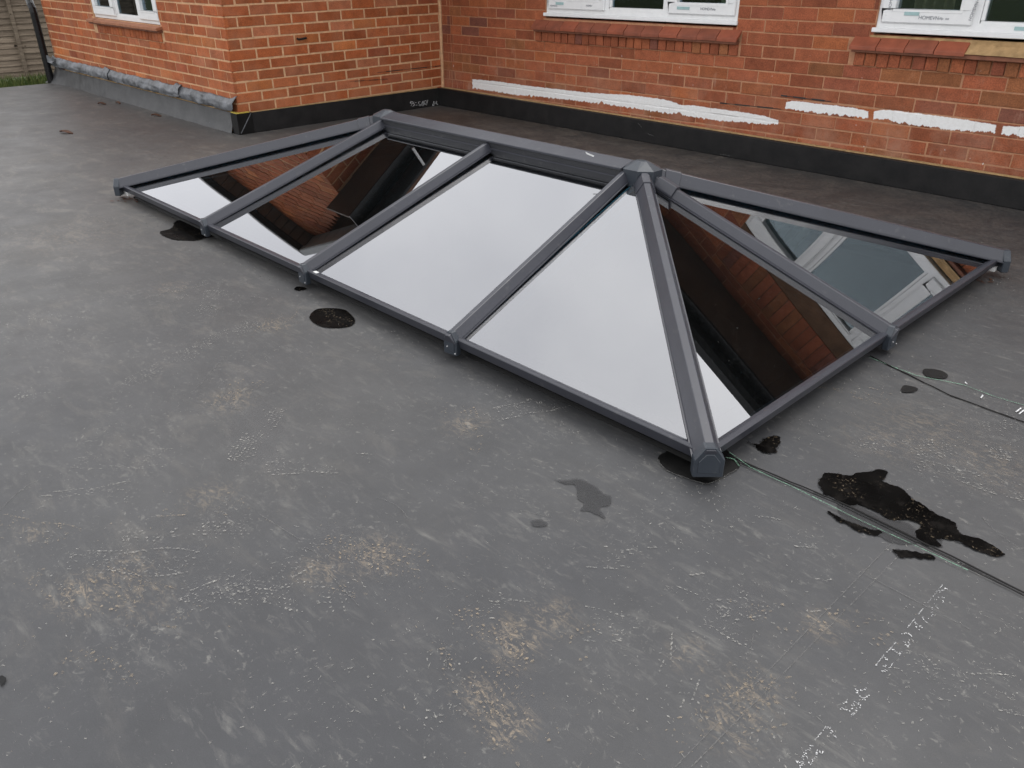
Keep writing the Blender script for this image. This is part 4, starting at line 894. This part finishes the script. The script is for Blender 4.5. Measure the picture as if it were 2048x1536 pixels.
# dead leaves
def leaf(pa, pb, wd, label, z=.004):
    a, b = gnd(*pa), gnd(*pb); d = b-a; n = Vector((-d.y, d.x, 0)).normalized(); q = MB()
    q.grid(lambda u, v: a+d*u+n*(wd*math.sin(math.pi*min(max(u, .02), .98))**.8*(v*2-1))+Vector((0, 0, z+.010*(abs(v*2-1))**1.5+.006*math.sin(u*5)+.001)), 10, 4)
    o = q.build('dead_leaf', M['leafm'], smooth=True, recalc=False); m_ = o.modifiers.new('t', 'SOLIDIFY'); m_.thickness = .0015; tag(o, label, 'leaf', 'dead leaves on the roof')
leaf((120, 265), (146, 268), .022, 'long brown dead leaf lying alone on the far left of the roof')
leaf((303, 232), (323, 233), .018, 'dark dead leaf lying close under the weathered upstand'); leaf((196, 209), (212, 209), .016, 'thin brown dead leaf farther along the upstand')
leaf((232, 207), (241, 208), .016, 'tiny dark dead leaf beside the thin brown one')
# dead leaf litter below the far corner of the lantern
rg = random.Random(2); q = MB()
for k in range(26):
    c = gnd(rg.gauss(262, 14), rg.gauss(399, 3)); fleck(q, (c.x, c.y), rg.uniform(.006, .014), rg, rg.uniform(1, 2), rg.random()*3, .003+.0002*k)
for k in range(10):
    c = gnd(rg.gauss(1965, 14), rg.gauss(560, 5)); fleck(q, (c.x, c.y), rg.uniform(.004, .010), rg, rg.uniform(1, 2), rg.random()*3, .003+.0002*k)
tag(q.build('leaf_litter', M['leafm'], roof, recalc=False), kind='stuff')

# ------------------------------------------------------------------ garden fence and grass
FX = -6.0
fence = tag(empty('garden_fence', (FX, -2.0, -.24)), 'weathered grey-brown lap board fence at the edge of the garden', 'fence')
ft = on(40, 5, 0, FX).z+.07; YB_ = on(36, 88, 0, FX).y; fb = -.12; nb = 13; p = (ft-.03-fb)/nb
IV = Matrix.Translation((-FX, 2.0, .24))
def fpart(q, name): o = q.build(name, M['wood'], fence); o.data.transform(IV); return o
for i in range(nb):
    for (ya, yb) in ((YB_-1.8, YB_-.02), (YB_+.02, YB_+1.8)):
        q = MB(); z = fb+i*p; n = 14; rg = random.Random(i*7+int(ya*10))
        L = [(ya+(yb-ya)*k/n, z+.007*nz(k*.6, i*3.1, ya)) for k in range(n+1)]
        for k in range(n):
            (y0_, z0_), (y1_, z1_) = L[k], L[k+1]
            q.prism([(FX+.030, y0_, z0_), (FX+.030, y1_, z1_), (FX+.018, y1_, z1_), (FX+.018, y0_, z0_)], [(FX+.016, y0_, z0_+p*1.16), (FX+.016, y1_, z1_+p*1.16), (FX+.008, y1_, z1_+p*1.16), (FX+.008, y0_, z0_+p*1.16)], caps=(k in (0, n-1)))
        fpart(q, 'fence_board')
for y in (YB_-1.8, YB_, YB_+1.8):
    q = MB(); q.box((FX+.0305, y-.022, -.24), (FX+.055, y+.022, ft+.0)); fpart(q, 'batten')
for (ya, yb) in ((YB_-1.8, YB_-.001), (YB_, YB_+1.8)):
    q = MB(); q.box((FX-.01, ya, ft+.001), (FX+.06, yb, ft+.04)); fpart(q, 'top_rail')
rg = random.Random(8); q = MB()
for k in range(5200):
    x = rg.uniform(FX-.02, RX0-.06); y = rg.uniform(-4.2, -1.5)
    if rg.random() < .45: x = FX+.05+abs(rg.gauss(0, .25))
    h = rg.uniform(.05, .16)*(1.25 if x < FX+.4 else .8); a = rg.random()*6.28; l = rg.uniform(0, .05); d = Vector((math.cos(a), math.sin(a), 0)); s_ = Vector((-d.y, d.x, 0))*.004
    b = Vector((x, y, -.24)); q.poly([b-s_, b+s_, b+d*l*.4+Vector((0, 0, h*.6))+s_*.6, b+d*l+Vector((0, 0, h)), b+d*l*.4+Vector((0, 0, h*.6))-s_*.6], c=rg.random())
tag(q.build('grass', M['grass'], recalc=False), 'rough green grass along the foot of the fence', kind='stuff')
